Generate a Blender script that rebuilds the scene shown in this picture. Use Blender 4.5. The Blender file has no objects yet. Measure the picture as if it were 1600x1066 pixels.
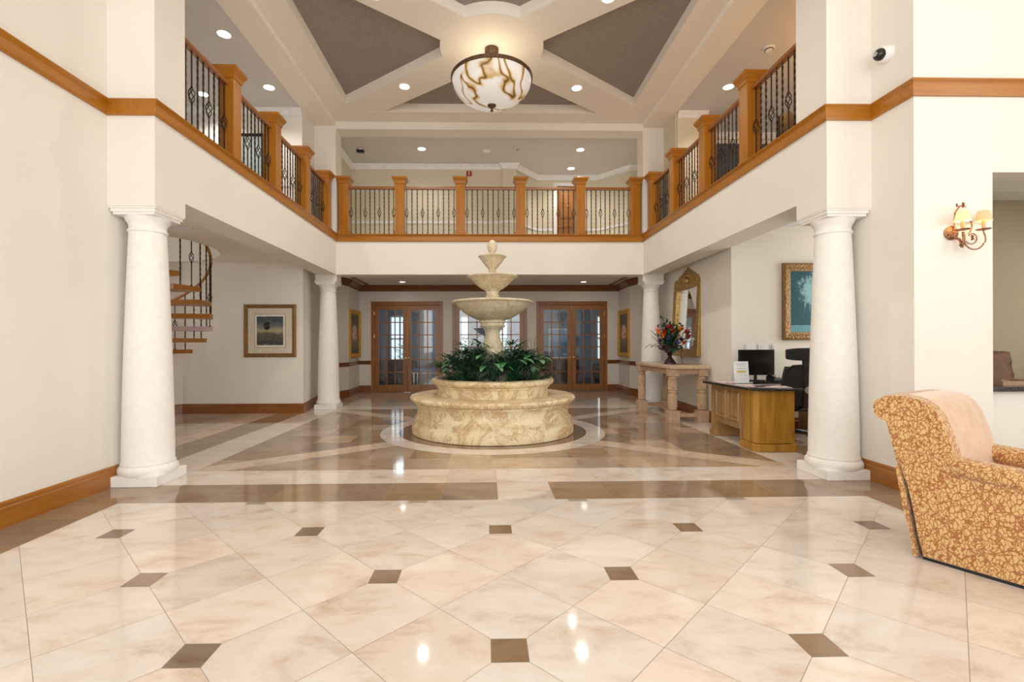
import bpy, bmesh, math, random
from mathutils import Vector, Matrix
R = math.radians
PI = math.pi
sc = bpy.context.scene
COL = sc.collection
random.seed(7)

# ------------------------------------------------------------------ helpers
class MB:
    def __init__(s): s.v = []; s.f = []; s.m = []; s.t = []
    def face(s, pts, m=0, tone=None):
        i = len(s.v); s.v += [tuple(p) for p in pts]; s.f.append(tuple(range(i, i + len(pts)))); s.m.append(m); s.t.append(tone)
    def add(s, verts, faces, m=0):
        i = len(s.v); s.v += [tuple(p) for p in verts]
        for f in faces: s.f.append(tuple(i + k for k in f)); s.m.append(m); s.t.append(None)
        return s
    def box(s, x0, x1, y0, y1, z0, z1, m=0):
        return s.add([(x0,y0,z0),(x1,y0,z0),(x1,y1,z0),(x0,y1,z0),(x0,y0,z1),(x1,y0,z1),(x1,y1,z1),(x0,y1,z1)],
              [(0,3,2,1),(4,5,6,7),(0,1,5,4),(1,2,6,5),(2,3,7,6),(3,0,4,7)], m)
    def bar(s, a, b, w, h, up=(0,0,1), m=0):
        a = Vector(a); b = Vector(b); d = (b-a).normalized(); u = Vector(up)
        r = d.cross(u)
        if r.length < 1e-4: r = d.cross(Vector((1,0,0)))
        r.normalize(); u = r.cross(d)
        c = []
        for p in (a, b):
            for i, j in ((-1,-1),(1,-1),(1,1),(-1,1)): c.append(p + r*(w/2*i) + u*(h/2*j))
        return s.add(c, [(0,1,2,3),(7,6,5,4),(0,4,5,1),(1,5,6,2),(2,6,7,3),(3,7,4,0)], m)
    def prism(s, poly, z0, z1, m=0):
        n = len(poly)
        return s.add([(p[0],p[1],z0) for p in poly] + [(p[0],p[1],z1) for p in poly],
              [tuple(range(n-1,-1,-1)), tuple(range(n,2*n))] + [(i,(i+1)%n,n+(i+1)%n,n+i) for i in range(n)], m)
    def lathe(s, prof, c=(0,0,0), seg=32, m=0, cap=True, axis='Z'):
        n = len(prof); vs = []
        for k in range(seg):
            a = 2*PI*k/seg
            for r, z in prof:
                p = (r*math.cos(a), r*math.sin(a), z)
                if axis == 'Y': p = (p[0], z, p[1])
                if axis == 'X': p = (z, p[0], p[1])
                vs.append((c[0]+p[0], c[1]+p[1], c[2]+p[2]))
        fs = []
        for k in range(seg):
            q = (k+1) % seg
            for i in range(n-1): fs.append((k*n+i, q*n+i, q*n+i+1, k*n+i+1))
        if cap:
            if prof[0][0] > 1e-4: fs.append(tuple(k*n for k in range(seg))[::-1])
            if prof[-1][0] > 1e-4: fs.append(tuple(k*n+n-1 for k in range(seg)))
        return s.add(vs, fs, m)
    def tube(s, pts, r, seg=8, m=0, twist=0):
        pts = [Vector(p) for p in pts]; n = len(pts)
        rr = r if isinstance(r, (list, tuple)) else [r]*n
        vs = []; ref = None
        for i, p in enumerate(pts):
            d = (pts[min(i+1,n-1)] - pts[max(i-1,0)]).normalized()
            if ref is None: ref = d.orthogonal().normalized()
            ref = (ref - d*ref.dot(d)).normalized(); b = d.cross(ref)
            for k in range(seg):
                a = 2*PI*k/seg + twist*i
                vs.append(p + (ref*math.cos(a) + b*math.sin(a))*rr[i])
        fs = [(i*seg+k, i*seg+(k+1)%seg, (i+1)*seg+(k+1)%seg, (i+1)*seg+k) for i in range(n-1) for k in range(seg)]
        fs += [tuple(range(seg))[::-1], tuple((n-1)*seg+k for k in range(seg))]
        return s.add(vs, fs, m)
    def sphere(s, c, r, seg=12, m=0, sz=1):
        return s.lathe([(max(1e-5, r*math.sin(PI*i/8)), -r*sz*math.cos(PI*i/8)) for i in range(9)], c, seg, m, cap=False)
    def xf(s, M):
        s.v = [tuple(M @ Vector(p)) for p in s.v]; return s
    def build(s, name, mats, parent=None, smooth=False, loc=None, recalc=True, bevel=0):
        me = bpy.data.meshes.new(name); me.from_pydata(s.v, [], s.f)
        if not isinstance(mats, (list, tuple)): mats = [mats]
        for q in mats: me.materials.append(q)
        for p, k in zip(me.polygons, s.m): p.material_index = k
        if any(t is not None for t in s.t):
            at = me.attributes.new('tone', 'FLOAT_COLOR', 'CORNER'); i = 0
            for p, t in zip(me.polygons, s.t):
                for li in p.loop_indices: at.data[li].color = (*(t or (0,0,0)), 1) if len(t or (0,0,0)) == 3 else t
        if recalc:
            bm = bmesh.new(); bm.from_mesh(me); bmesh.ops.remove_doubles(bm, verts=bm.verts, dist=1e-5)
            bmesh.ops.recalc_face_normals(bm, faces=bm.faces); bm.to_mesh(me); bm.free()
        if smooth:
            for p in me.polygons: p.use_smooth = True
            me.set_sharp_from_angle(angle=R(38))
        o = bpy.data.objects.new(name, me); COL.objects.link(o)
        if bevel:
            b = o.modifiers.new('bevel', 'BEVEL'); b.width = bevel; b.segments = 2; b.limit_method = 'ANGLE'; b.angle_limit = R(40)
        if parent: o.parent = parent
        if loc: o.location = loc
        return o

def tag(o, label, cat, group=None, kind=None):
    o['label'] = label; o['category'] = cat
    if group: o['group'] = group
    if kind: o['kind'] = kind
    return o
def st(o): o['kind'] = 'structure'; return o
def thing(name, label, cat, loc=(0,0,0), rz=0, group=None):
    o = bpy.data.objects.new(name, None); COL.objects.link(o); o.location = loc; o.rotation_euler = (0,0,rz)
    o.empty_display_size = .1
    return tag(o, label, cat, group)
def copy_tree(o, loc=None, rz=None, label=None, scale=None):
    def cp(s, par):
        c = s.copy(); COL.objects.link(c); c.parent = par
        for ch in kids.get(s.name, []): cp(ch, c)
        return c
    kids = {}
    for q in COL.objects:
        if q.parent: kids.setdefault(q.parent.name, []).append(q)
    c = cp(o, None)
    if loc is not None: c.location = loc
    if rz is not None: c.rotation_euler = (0,0,rz)
    if label: c['label'] = label
    if scale is not None: c.scale = (scale,)*3 if not isinstance(scale, tuple) else scale
    return c
def offs(path, d):
    """offset an open polyline to its left by d with mitres"""
    P = [Vector(p) for p in path]; out = []
    ns = []
    for a, b in zip(P, P[1:]):
        t = (b-a).normalized(); ns.append(Vector((-t.y, t.x)))
    for i, p in enumerate(P):
        if i == 0: n = ns[0]; out.append(p+n*d)
        elif i == len(P)-1: n = ns[-1]; out.append(p+n*d)
        else:
            n = (ns[i-1]+ns[i]); n = n/ (n.dot(ns[i])); out.append(p+n*d)
    return out
def mould(mb, path, prof, m=0):
    """sweep profile [(out,z)] along path; out = to the left of travel"""
    rows = [offs(path, o) for o, z in prof]; n = len(prof); k = len(path)
    vs = [(rows[j][i].x, rows[j][i].y, prof[j][1]) for i in range(k) for j in range(n)]
    fs = [(i*n+j, (i+1)*n+j, (i+1)*n+(j+1)%n, i*n+(j+1)%n) for i in range(k-1) for j in range(n)]
    fs += [tuple(range(n)), tuple((k-1)*n+j for j in range(n))]
    return mb.add(vs, fs, m)
def wallm(mb, path, z0, z1, t, m=0):
    return mould(mb, path, [(0,z0),(0,z1),(-t,z1),(-t,z0)], m)

# ------------------------------------------------------------------ materials
class NT:
    def __init__(s, name):
        s.mat = bpy.data.materials.new(name); s.mat.use_nodes = True; s.t = s.mat.node_tree; s.n = s.t.nodes; s.l = s.t.links
        s.bsdf = s.n['Principled BSDF']; s.out = s.n['Material Output']
    def node(s, ty, ins={}, **kw):
        q = s.n.new(ty)
        for k, v in kw.items(): setattr(q, k, v)
        for k, v in ins.items():
            if hasattr(v, 'links') or isinstance(v, bpy.types.NodeSocket): s.l.new(v, q.inputs[k])
            else: q.inputs[k].default_value = v
        return q
    def coord(s, kind='Object', scale=(1,1,1), loc=(0,0,0), rot=(0,0,0)):
        c = s.node('ShaderNodeTexCoord'); m = s.node('ShaderNodeMapping', {'Vector': c.outputs[kind], 'Scale': scale, 'Location': loc, 'Rotation': rot})
        return m.outputs[0]
    def noise(s, v, scale, detail=4, rough=.55, dist=0):
        return s.node('ShaderNodeTexNoise', {'Vector': v, 'Scale': scale, 'Detail': detail, 'Roughness': rough, 'Distortion': dist}).outputs['Fac']
    def ramp(s, f, stops, interp='LINEAR'):
        r = s.node('ShaderNodeValToRGB', {'Fac': f}); e = r.color_ramp.elements; r.color_ramp.interpolation = interp
        while len(e) > 1: e.remove(e[0])
        for i, (p, c) in enumerate(stops):
            q = e[0] if i == 0 else e.new(p)
            q.position = p; q.color = (c[0],c[1],c[2],1) if isinstance(c, (tuple, list)) else (c,c,c,1)
        return r.outputs[0]
    def mix(s, f, a, b, mode='MIX'):
        q = s.node('ShaderNodeMix', data_type='RGBA', blend_type=mode)
        for i, v in ((0,f),(6,a),(7,b)):
            if isinstance(v, bpy.types.NodeSocket): s.l.new(v, q.inputs[i])
            else: q.inputs[i].default_value = (v if i == 0 else (*v,1) if len(v) == 3 else v)
        return q.outputs[2]
    def math(s, op, a, b=0., clamp=False):
        return s.node('ShaderNodeMath', {0: a, 1: b}, operation=op, use_clamp=clamp).outputs[0]
    def sep(s, v): return s.node('ShaderNodeSeparateXYZ', {0: v}).outputs
    def comb(s, x, y, z): return s.node('ShaderNodeCombineXYZ', {0:x,1:y,2:z}).outputs[0]
    def bump(s, h, st=.2, d=.01):
        b = s.node('ShaderNodeBump', {'Height': h, 'Strength': st, 'Distance': d}); s.l.new(b.outputs[0], s.bsdf.inputs['Normal'])
    def set(s, **kw):
        names = dict(col='Base Color', rough='Roughness', metal='Metallic', spec='Specular IOR Level', emit='Emission Color', est='Emission Strength', coat='Coat Weight', sheen='Sheen Weight', alpha='Alpha', trans='Transmission Weight', sss='Subsurface Weight', cr='Coat Roughness')
        for k, v in kw.items():
            i = s.bsdf.inputs[names[k]]
            if isinstance(v, bpy.types.NodeSocket): s.l.new(v, i)
            else: i.default_value = (*v,1) if isinstance(v, tuple) and len(v) == 3 else v
        return s
def plain(name, col, rough=.5, **kw):
    t = NT(name); n = t.noise(t.coord(), 9, 3)
    c = t.mix(.5, col, tuple(min(1, x*1.0) for x in col))
    a = tuple(x*.93 for x in col); b = tuple(min(1, x*1.05) for x in col)
    t.set(col=t.ramp(n, [(.3, a), (.7, b)]), rough=rough, **kw); return t.mat
def paint(name, col):
    t = NT(name); v = t.coord(); n = t.noise(v, 2.2, 3); f = t.noise(v, 160, 2)
    t.set(col=t.ramp(n, [(.3, tuple(x*.975 for x in col)), (.7, col)]), rough=.7, spec=.25)
    t.bump(f, .06, .004); return t.mat
def wood(name, light, dark, axis='X', rough=.3, grain=18):
    t = NT(name); sx = dict(X=(.6,9,9), Y=(9,.6,9), Z=(9,9,.6))[axis]
    v = t.coord(scale=sx); n = t.noise(v, grain/9, 6, .6, .6); n2 = t.noise(t.coord(scale=tuple(q*3 for q in sx)), grain/4, 3)
    c = t.ramp(n, [(.28, dark), (.5, tuple((a*2+b)/3 for a, b in zip(light, dark))), (.72, light)])
    c = t.mix(.18, c, t.ramp(n2, [(.3, dark), (.6, light)]))
    t.set(col=c, rough=rough, coat=.12, cr=.2); return t.mat

M = {}
CREAM = (.82,.785,.722)
M['wall'] = paint('wall_paint', CREAM)
M['ceil'] = paint('ceiling_paint', (.88,.825,.735))
M['ceilgrey'] = paint('corridor_ceiling_paint', (.66,.645,.63))
M['olive'] = paint('corridor_wall_paint', (.72,.66,.52))
M['white'] = plain('white_trim_paint', (.86,.86,.86), .4)
M['stonewhite'] = None
t = NT('white_cast_stone'); v = t.coord(); n = t.noise(v, 14, 6, .7); p = t.ramp(t.noise(v, 60, 3), [(.28, .55), (.36, 1)])
t.set(col=t.mix(.25, t.ramp(n, [(.3, (.84,.82,.79)), (.7, (.90,.885,.86))]), p, 'MULTIPLY'), rough=.6, spec=.3); t.bump(t.noise(v, 70, 4), .25, .004); M['stonewhite'] = t.mat
for ax in 'XYZ':
    M['oak'+ax] = wood('honey_wood_'+ax, (.43,.168,.011), (.30,.10,.005), ax)
    M['door'+ax] = wood('brown_wood_'+ax, (.37,.15,.036), (.21,.075,.014), ax)
M['rail'] = wood('handrail_wood', (.33,.12,.025), (.19,.06,.012), 'X')
M['railY'] = wood('handrail_wood_y', (.33,.12,.025), (.19,.06,.012), 'Y')
M['crown'] = wood('dark_crown_wood', (.22,.085,.022), (.12,.042,.010), 'X')
M['base'] = wood('baseboard_wood', (.30,.105,.022), (.17,.052,.010), 'X', .25)
M['baseY'] = wood('baseboard_wood_y', (.40,.155,.022), (.25,.082,.009), 'Y', .25)
M['iron'] = plain('dark_iron', (.035,.022,.015), .45, metal=.6)
M['black'] = plain('black_plastic', (.012,.012,.014), .35)
M['mesh'] = plain('black_mesh_fabric', (.02,.02,.024), .75)
M['screen'] = plain('dark_screen', (.01,.009,.008), .2)
M['steel'] = plain('polished_steel', (.6,.6,.6), .2, metal=1.)
M['brass'] = plain('polished_brass', (.85,.62,.25), .22, metal=1.)
M['whitepl'] = plain('white_plastic', (.85,.85,.86), .35)
M['red'] = plain('dark_red_plastic', (.35,.01,.01), .4)
M['fabric_dark'] = plain('dark_leather', (.03,.02,.016), .4)

# travertine floor
t = NT('polished_travertine'); at = t.node('ShaderNodeAttribute', attribute_name='tone')
tone = at.outputs['Color']; sp = t.node('ShaderNodeSeparateColor', {0: tone}).outputs
off = t.comb(t.math('MULTIPLY', sp[0], 917.), t.math('MULTIPLY', sp[1], 533.), 0.)
cv = t.node('ShaderNodeTexCoord').outputs['Object']
ad = t.node('ShaderNodeVectorMath', {0: cv, 1: off}, operation='ADD').outputs[0]
mp = t.node('ShaderNodeMapping', {'Vector': ad, 'Scale': (1.0,2.0,1.0), 'Rotation': (0,0,.45)}).outputs[0]
n1 = t.noise(mp, 2.4, 10, .68, .5); n2 = t.noise(ad, 70, 4, .65); n3 = t.noise(ad, 2.2, 3, .6)
k1 = t.ramp(n1, [(.22, (.60,.46,.34)), (.36, (.84,.765,.69)), (.47, (.965,.94,.915)), (.72, (1.06,1.07,1.085))])
k2 = t.mix(t.ramp(n3, [(.5,0),(.62,1)]), (1,1,1), t.ramp(n2, [(.30, .45), (.37, 1.)]))
c = t.mix(1., tone, k1, 'MULTIPLY'); c = t.mix(.45, c, k2, 'MULTIPLY')
t.set(col=c, rough=t.ramp(n1, [(.3,.09),(.7,.045)]), spec=.55); M['trav'] = t.mat
M['grout'] = plain('grout', (.30,.25,.19), .7)

def marble(name, base, mid, vein, sc_=2.6, rough=.35):
    t = NT(name); v = t.coord(); w = t.noise(v, sc_*.6, 5, .6, .8)
    vv = t.node('ShaderNodeVectorMath', {0: v, 1: t.comb(w, t.math('MULTIPLY', w, 1.7), t.math('MULTIPLY', w, .8))}, operation='ADD').outputs[0]
    n = t.noise(vv, sc_, 7, .6, 1.2)
    ve = t.math('ABSOLUTE', t.math('SUBTRACT', n, .5))
    c = t.ramp(w, [(.3, base), (.55, mid), (.75, base)])
    c = t.mix(t.ramp(ve, [(0, .75), (.035, .32), (.10, 0)]), c, vein)
    c = t.mix(.3, c, t.ramp(t.noise(v, 45, 4), [(.3, (.62,.5,.36)), (.55, (1,1,1))]), 'MULTIPLY')
    t.set(col=c, rough=rough); t.bump(t.noise(v, 60, 4), .12, .004); return t.mat
M['marb'] = marble('honey_marble', (.76,.62,.33), (.82,.73,.50), (.46,.25,.10), 1.9)
M['bowl'] = marble('pale_marble', (.66,.58,.38), (.72,.66,.50), (.42,.32,.17), 5, .42)
M['stonetan'] = marble('tan_stone', (.50,.33,.21), (.56,.39,.26), (.36,.21,.12), 6, .6)
M['stonetop'] = marble('cream_stone_top', (.62,.47,.29), (.70,.57,.40), (.44,.30,.17), 8, .3)
t = NT('black_granite'); v = t.coord(); n = t.noise(v, 90, 3)
t.set(col=t.ramp(n, [(.42,(.012,.012,.010)),(.6,(.05,.045,.035)),(.72,(.16,.14,.11))]), rough=.12); M['granite'] = t.mat
t = NT('maple_wood'); v = t.coord(scale=(7,7,.9)); n = t.noise(v, 1.6, 6, .6, .8)
t.set(col=t.ramp(n, [(.25,(.26,.115,.012)),(.5,(.42,.20,.022)),(.75,(.54,.29,.045))]), rough=.32, coat=.3); M['maple'] = t.mat
t = NT('maple_stained'); v = t.coord(scale=(7,7,.9)); n = t.noise(v, 1.6, 6, .6, .8)
t.set(col=t.ramp(n, [(.25,(.24,.12,.035)),(.5,(.36,.20,.075)),(.75,(.46,.28,.12))]), rough=.35, coat=.2); M['maple2'] = t.mat
# grass-cloth ceiling panels
t = NT('grey_woven_wallcovering'); v = t.coord(scale=(60,6,1)); n = t.noise(v, 3, 4, .7); n2 = t.noise(t.coord(scale=(6,60,1)), 3, 4, .7)
t.set(col=t.ramp(t.math('ADD', t.math('MULTIPLY', n, .5), t.math('MULTIPLY', n2, .5)), [(.35,(.21,.18,.155)),(.65,(.40,.355,.32))]), rough=.75); M['weave'] = t.mat
# gold frames
def gold(name, a, b, s=40, metal=.75):
    t = NT(name); v = t.coord(); n = t.noise(v, s, 4, .6); vo = t.node('ShaderNodeTexVoronoi', {'Vector': v, 'Scale': s*.8}).outputs[0]
    t.set(col=t.ramp(n, [(.35, a), (.65, b)]), rough=.38, metal=metal); t.bump(vo, .6, .01); return t.mat
M['gold'] = gold('carved_gold', (.26,.15,.04), (.58,.40,.14))
M['goldb'] = gold('bright_gold', (.50,.27,.03), (.90,.55,.08), 55, .6)
M['bronze'] = gold('aged_bronze', (.08,.045,.025), (.22,.13,.07), 60, .7)
M['pframe'] = gold('brown_gilt_frame', (.16,.085,.03), (.34,.20,.075), 60, .5)
M['rust'] = gold('antique_copper', (.20,.08,.04), (.50,.26,.14), 70, .7)
M['mirror'] = plain('mirror_glass', (.85,.85,.85), .03, metal=1.)
def glass(name, tint=(.93,.96,.97)):
    t = NT(name); t.n.remove(t.bsdf)
    tr = t.node('ShaderNodeBsdfTransparent', {'Color': (*tint,1)}); gl = t.node('ShaderNodeBsdfGlossy', {'Color': (1,1,1,1), 'Roughness': .02})
    fr = t.node('ShaderNodeFresnel', {'IOR': 1.7}); mx = t.node('ShaderNodeMixShader', {0: fr.outputs[0], 1: tr.outputs[0], 2: gl.outputs[0]})
    t.l.new(mx.outputs[0], t.out.inputs[0]); return t.mat
M['glass'] = glass('window_glass')
M['acryl'] = glass('clear_acrylic', (.97,.98,.99))
def emis(name, col, s):
    t = NT(name); t.set(col=(.8,.8,.8), emit=col, est=s); return t.mat
M['lamp'] = emis('downlight_glow', (1,.97,.93), 14)
M['lampoff'] = plain('frosted_lens', (.75,.78,.82), .4)
t = NT('alabaster_glass'); v = t.coord(scale=(1.25,1.25,.6), loc=(3.7,1.3,.4)); w = t.noise(v, 1.2, 2, .45, .3)
vv = t.node('ShaderNodeVectorMath', {0: v, 1: t.comb(w, w, w)}, operation='ADD').outputs[0]
n = t.noise(vv, 1.5, 2, .4, .7); ve = t.math('ABSOLUTE', t.math('SUBTRACT', n, .5))
c = t.ramp(ve, [(0,(.06,.04,.02)),(.007,(.22,.12,.03)),(.020,(.52,.34,.13)),(.042,(.68,.62,.55)),(.08,(.72,.70,.67))])
t.set(col=c, rough=.25, emit=c, est=.34, spec=.4); M['alab'] = t.mat
t = NT('lampshade_lit'); t.set(col=(.55,.42,.22), emit=(1.,.74,.32), est=.75, rough=.8); M['shade'] = t.mat
t = NT('lampshade_dim'); t.set(col=(.50,.36,.20), emit=(1.,.62,.30), est=.42, rough=.8); M['shade2'] = t.mat
# coral-branch upholstery
t = NT('coral_pattern_fabric'); v = t.coord()
w = t.node('ShaderNodeTexNoise', {'Vector': v, 'Scale': 22., 'Detail': 2.}).outputs['Color']
vv = t.node('ShaderNodeMix', {0: .02}, data_type='RGBA', blend_type='LINEAR_LIGHT'); t.l.new(v, vv.inputs[6]); t.l.new(w, vv.inputs[7])
mp = t.node('ShaderNodeMapping', {'Vector': vv.outputs[2], 'Scale': (1.35,1.35,.75), 'Rotation': (.5,.6,.3)}).outputs[0]
vo = t.node('ShaderNodeTexVoronoi', {'Vector': mp, 'Scale': 40., 'Randomness': 1.}, feature='DISTANCE_TO_EDGE').outputs['Distance']
vo2 = t.node('ShaderNodeTexVoronoi', {'Vector': mp, 'Scale': 13., 'Randomness': 1.}, feature='DISTANCE_TO_EDGE').outputs['Distance']
m1 = t.ramp(vo, [(.055, 1), (.13, 0)]); m2 = t.ramp(vo2, [(.022, 1), (.038, 0)])
gate = t.ramp(t.noise(v, 42, 1), [(.34, 0), (.40, 1)])
f = t.math('MAXIMUM', t.math('MULTIPLY', m1, gate), m2)
c = t.mix(f, (.64,.42,.175), (.34,.12,.03))
t.set(col=c, rough=.62, sheen=.3); t.bump(t.noise(v, 300, 2), .3, .002); M['coral'] = t.mat
t = NT('painted_sheen_fabric'); v = t.coord(); n = t.noise(v, 12, 4)
t.set(col=t.ramp(n, [(.3,(.56,.33,.20)),(.7,(.68,.45,.29))]), rough=.4, sheen=.5); t.bump(t.noise(v, 200, 2), .2, .002); M['coral_sheen'] = t.mat  # shiny lit faces of the armchair: sheen painted as a paler colour
def leafm(name, a, b):
    t = NT(name); n = t.noise(t.coord(), 6, 3); t.set(col=t.ramp(n, [(.3,a),(.7,b)]), rough=.38, sss=.0); return t.mat
M['leafd'] = leafm('dark_leaf', (.008,.045,.016), (.02,.10,.035))
M['leafl'] = leafm('green_leaf', (.02,.11,.035), (.05,.19,.06))
M['twig'] = plain('dry_twig', (.12,.09,.04), .7)
M['soil'] = plain('dark_soil', (.02,.014,.01), .9)

# ------------------------------------------------------------------ camera
f_, cx_, cy_, yaw, roll = 746.2343, 776.2589, 538.9301, .0217, .0031
cam = bpy.data.cameras.new('camera'); co = bpy.data.objects.new('camera', cam); COL.objects.link(co)
Rv = Vector((math.cos(yaw), -math.sin(yaw), 0)); Fv = Vector((math.sin(yaw), math.cos(yaw), 0)); D = Vector((0,0,-1))
Rc = Rv*math.cos(roll) + D*math.sin(roll); Dc = -Rv*math.sin(roll) + D*math.cos(roll)
mw = Matrix((Rc, -Dc, -Fv)).transposed().to_4x4(); mw.translation = Vector((-.0975, 0, 1.35)); co.matrix_world = mw
cam.sensor_width = 36; cam.lens = f_*36/1600; cam.shift_x = (800-cx_)/1600; cam.shift_y = (cy_-533)/1600
cam.clip_start = .05; cam.clip_end = 200
sc.camera = co

# ------------------------------------------------------------------ floor
def clip(poly, a, b, c):
    """keep a*x+b*y<=c"""
    out = []
    for i, p in enumerate(poly):
        q = poly[(i+1) % len(poly)]; dp = a*p[0]+b*p[1]-c; dq = a*q[0]+b*q[1]-c
        if dp <= 0: out.append(p)
        if (dp < 0 < dq) or (dq < 0 < dp):
            k = dp/(dp-dq); out.append((p[0]+(q[0]-p[0])*k, p[1]+(q[1]-p[1])*k))
    return out
def clipbox(poly, b):
    for h in ((-1,0,-b[0]),(1,0,b[1]),(0,-1,-b[2]),(0,1,b[3])):
        poly = clip(poly, *h)
        if len(poly) < 3: return []
    return poly
def shrink(poly, d):
    A = sum(poly[i][0]*poly[(i+1)%len(poly)][1]-poly[(i+1)%len(poly)][0]*poly[i][1] for i in range(len(poly)))/2
    if abs(A) < 2e-4: return []
    if A < 0: poly = poly[::-1]
    out = list(poly)
    for i in range(len(poly)):
        p, q = poly[i], poly[(i+1)%len(poly)]; L = math.hypot(q[0]-p[0], q[1]-p[1])
        if L < 1e-4: continue
        n = ((q[1]-p[1])/L, -(q[0]-p[0])/L)
        out = clip(out, n[0], n[1], n[0]*p[0]+n[1]*p[1]-d)
        if len(out) < 3: return []
    return out
LT = (.715,.645,.575); BR = (.31,.228,.155); INS = (.25,.175,.115); BG = (.60,.50,.40)
def var(c, a=.07):
    k = 1 + random.uniform(-a, a); w = random.uniform(-.018, .018)
    return (c[0]*k+w, c[1]*k, c[2]*k-w)
fl = MB()
def tile(poly, c, z=0, g=.0013, a=.07):
    p = shrink(poly, g)
    if len(p) >= 3: fl.face([(x, y, z) for x, y in p], 0, var(c, a))
s_ = .6908; Y0 = 3.4908; hs = s_/2; q = .0815
XI = 3.262
for n in range(0, 26):
    for m in range(-12, 13):
        if (m+n) % 2 == 0: continue
        cx, cy = m*hs, Y0+2*hs-n*hs
        pl = [(cx+hs,cy),(cx,cy+hs),(cx-hs,cy),(cx,cy-hs)]
        # clip the corners where inserts sit
        for (dx, dy) in ((hs,0),(0,hs),(-hs,0),(0,-hs)):
            vx, vy = cx+dx, cy+dy; mi = round(vx/hs); ni = round((Y0-vy)/hs)
            if mi % 2 == 0 and ni % 2 == 0 and (mi//2+ni//2) % 2 == 0:
                if dx: pl = clip(pl, 1 if dx > 0 else -1, 0, (vx-q)*1 if dx > 0 else -(vx+q))
                else: pl = clip(pl, 0, 1 if dy > 0 else -1, (vy-q) if dy > 0 else -(vy+q))
        pl = clipbox(pl, (-XI, XI, -4.2, 4.16))
        if pl: tile(pl, LT, a=.05)
for j in range(0, 12):
    for i in range(-4, 5):
        if (i+j) % 2: continue
        x, y = i*s_, Y0-j*s_
        if abs(x) < XI and y > -4: tile([(x-q,y-q),(x+q,y-q),(x+q,y+q),(x-q,y+q)], INS)
def rows(b, sx, sy, c, ox=0, oy=0, stag=0, a=.07, colf=None):
    j = 0; y = b[2]
    while y < b[3]-1e-3:
        y2 = min(b[3], y+sy); x = b[0]-ox-(stag*sx if j % 2 else 0)
        while x < b[1]-1e-3:
            pl = clipbox([(x,y),(x+sx,y),(x+sx,y2),(x,y2)], b)
            if pl:
                cc = colf((x+sx/2, (y+y2)/2)) if colf else c
                tile(pl, cc, a=a)
            x += sx
        y = y2; j += 1
for sg in (-1, 1):
    b = (-3.75,-XI,-4.2,4.16) if sg < 0 else (XI,3.75,-4.2,4.16)
    rows(b, .5, .5, BR, a=.12)
XB = 4.25
rows((-XB,XB,4.16,4.686), .5, .526, BR, ox=.25, a=.07, colf=lambda p: LT if 0 < p[0] < .5 else BR)
rows((-3.75,3.75,4.686,5.20), .5, .514, LT, ox=.25, a=.05, colf=lambda p: (.65,.57,.485) if -.5 < p[0] < 0 else LT)
for sg in (-1, 1):
    o = lambda a, b_: (min(sg*a, sg*b_), max(sg*a, sg*b_))
    rows((*o(3.23,3.75),5.20,10.1), .52, .49, LT, a=.05)
    rows((*o(3.75,XB),4.686,10.1), .5, .49, BR, a=.12)
    rows((*o(XB,8.0),4.2,13.8), .49, .49, BG, a=.14)
rows((-XB,XB,10.1,10.6), .5, .5, LT, a=.05)
rows((-XB,XB,10.6,13.8), .49, .49, BG, a=.06)
def fieldc(p):
    x, y = p[0], p[1]-7.65
    return (.45,.345,.25) if (y < 0 and abs(y) > .8*abs(x) and y < -1.9) or random.random() < .18 else BR
rows((-3.23,3.23,5.20,10.1), .49, .49, BR, ox=.245, a=.14, colf=fieldc)
# diagonal strips and rings, inlaid flush
C0 = (0., 7.6)
for sx in (-1, 1):
    for sy in (-1, 1):
        L = math.hypot(3.23, 2.42); d = (sx*3.23/L, sy*2.42/L); n_ = (-d[1], d[0]); k = 1.5
        while k < L+.45:
            k2 = min(k+.49, L+.5); pl = [(C0[0]+d[0]*u+n_[0]*w, C0[1]+d[1]*u+n_[1]*w) for u, w in ((k,-.165),(k2,-.165),(k2,.165),(k,.165))]
            pl = clipbox(pl, (-3.235,3.235,5.195,10.105))
            if pl: tile(pl, (.64,.53,.42), z=.0004, a=.05)
            k = k2
def ring(r0, r1, c, z, n=64, per=5):
    for i in range(n):
        if i % per == 0: cc = var(c, .05)
        a, b_ = 2*PI*i/n, 2*PI*(i+1)/n
        fl.face([(C0[0]+r*math.cos(t_), C0[1]+r*math.sin(t_), z) for r, t_ in ((r0,a),(r1,a),(r1,b_),(r0,b_))], 0, cc)
ring(1.46, 1.745, LT, .0008); ring(1.0, 1.46, (.20,.13,.075), .0012)
fl.face([(-8,-4.3,-.0006),(8,-4.3,-.0006),(8,13.85,-.0006),(-8,13.85,-.0006)], 1, (0,0,0))
fo = fl.build('floor', [M['trav'], M['grout']], recalc=False); st(fo)
sub = MB().box(-8.2,8.2,-4.4,19.5,-.2,-.002).build('floor_slab', M['grout']); st(sub)

# ------------------------------------------------------------------ walls
TOP = 6.7
XO = 3.7; XIN = 3.2535; YF = 4.625; YP2 = 5.085; YB = 10.12; YB2 = 10.5
W = M['wall']
st(MB().box(-4.0,-XO,-4.3,5.0,0,TOP).build('wall_left', W))
# right: return wall and the niche wall
m = MB()
m.box(XO,4.414,4.158,4.70,0,TOP)
m.box(4.414,7.2,4.158,4.70,2.875,TOP)
m.box(4.414,7.2,4.24,4.70,0,.91)
m.box(XO,4.05,4.70,5.0,0,TOP)
st(m.build('wall_right', W))
st(MB().box(7.2,7.4,-4.3,5.9,0,TOP).build('wall_right_outer', W))
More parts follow.
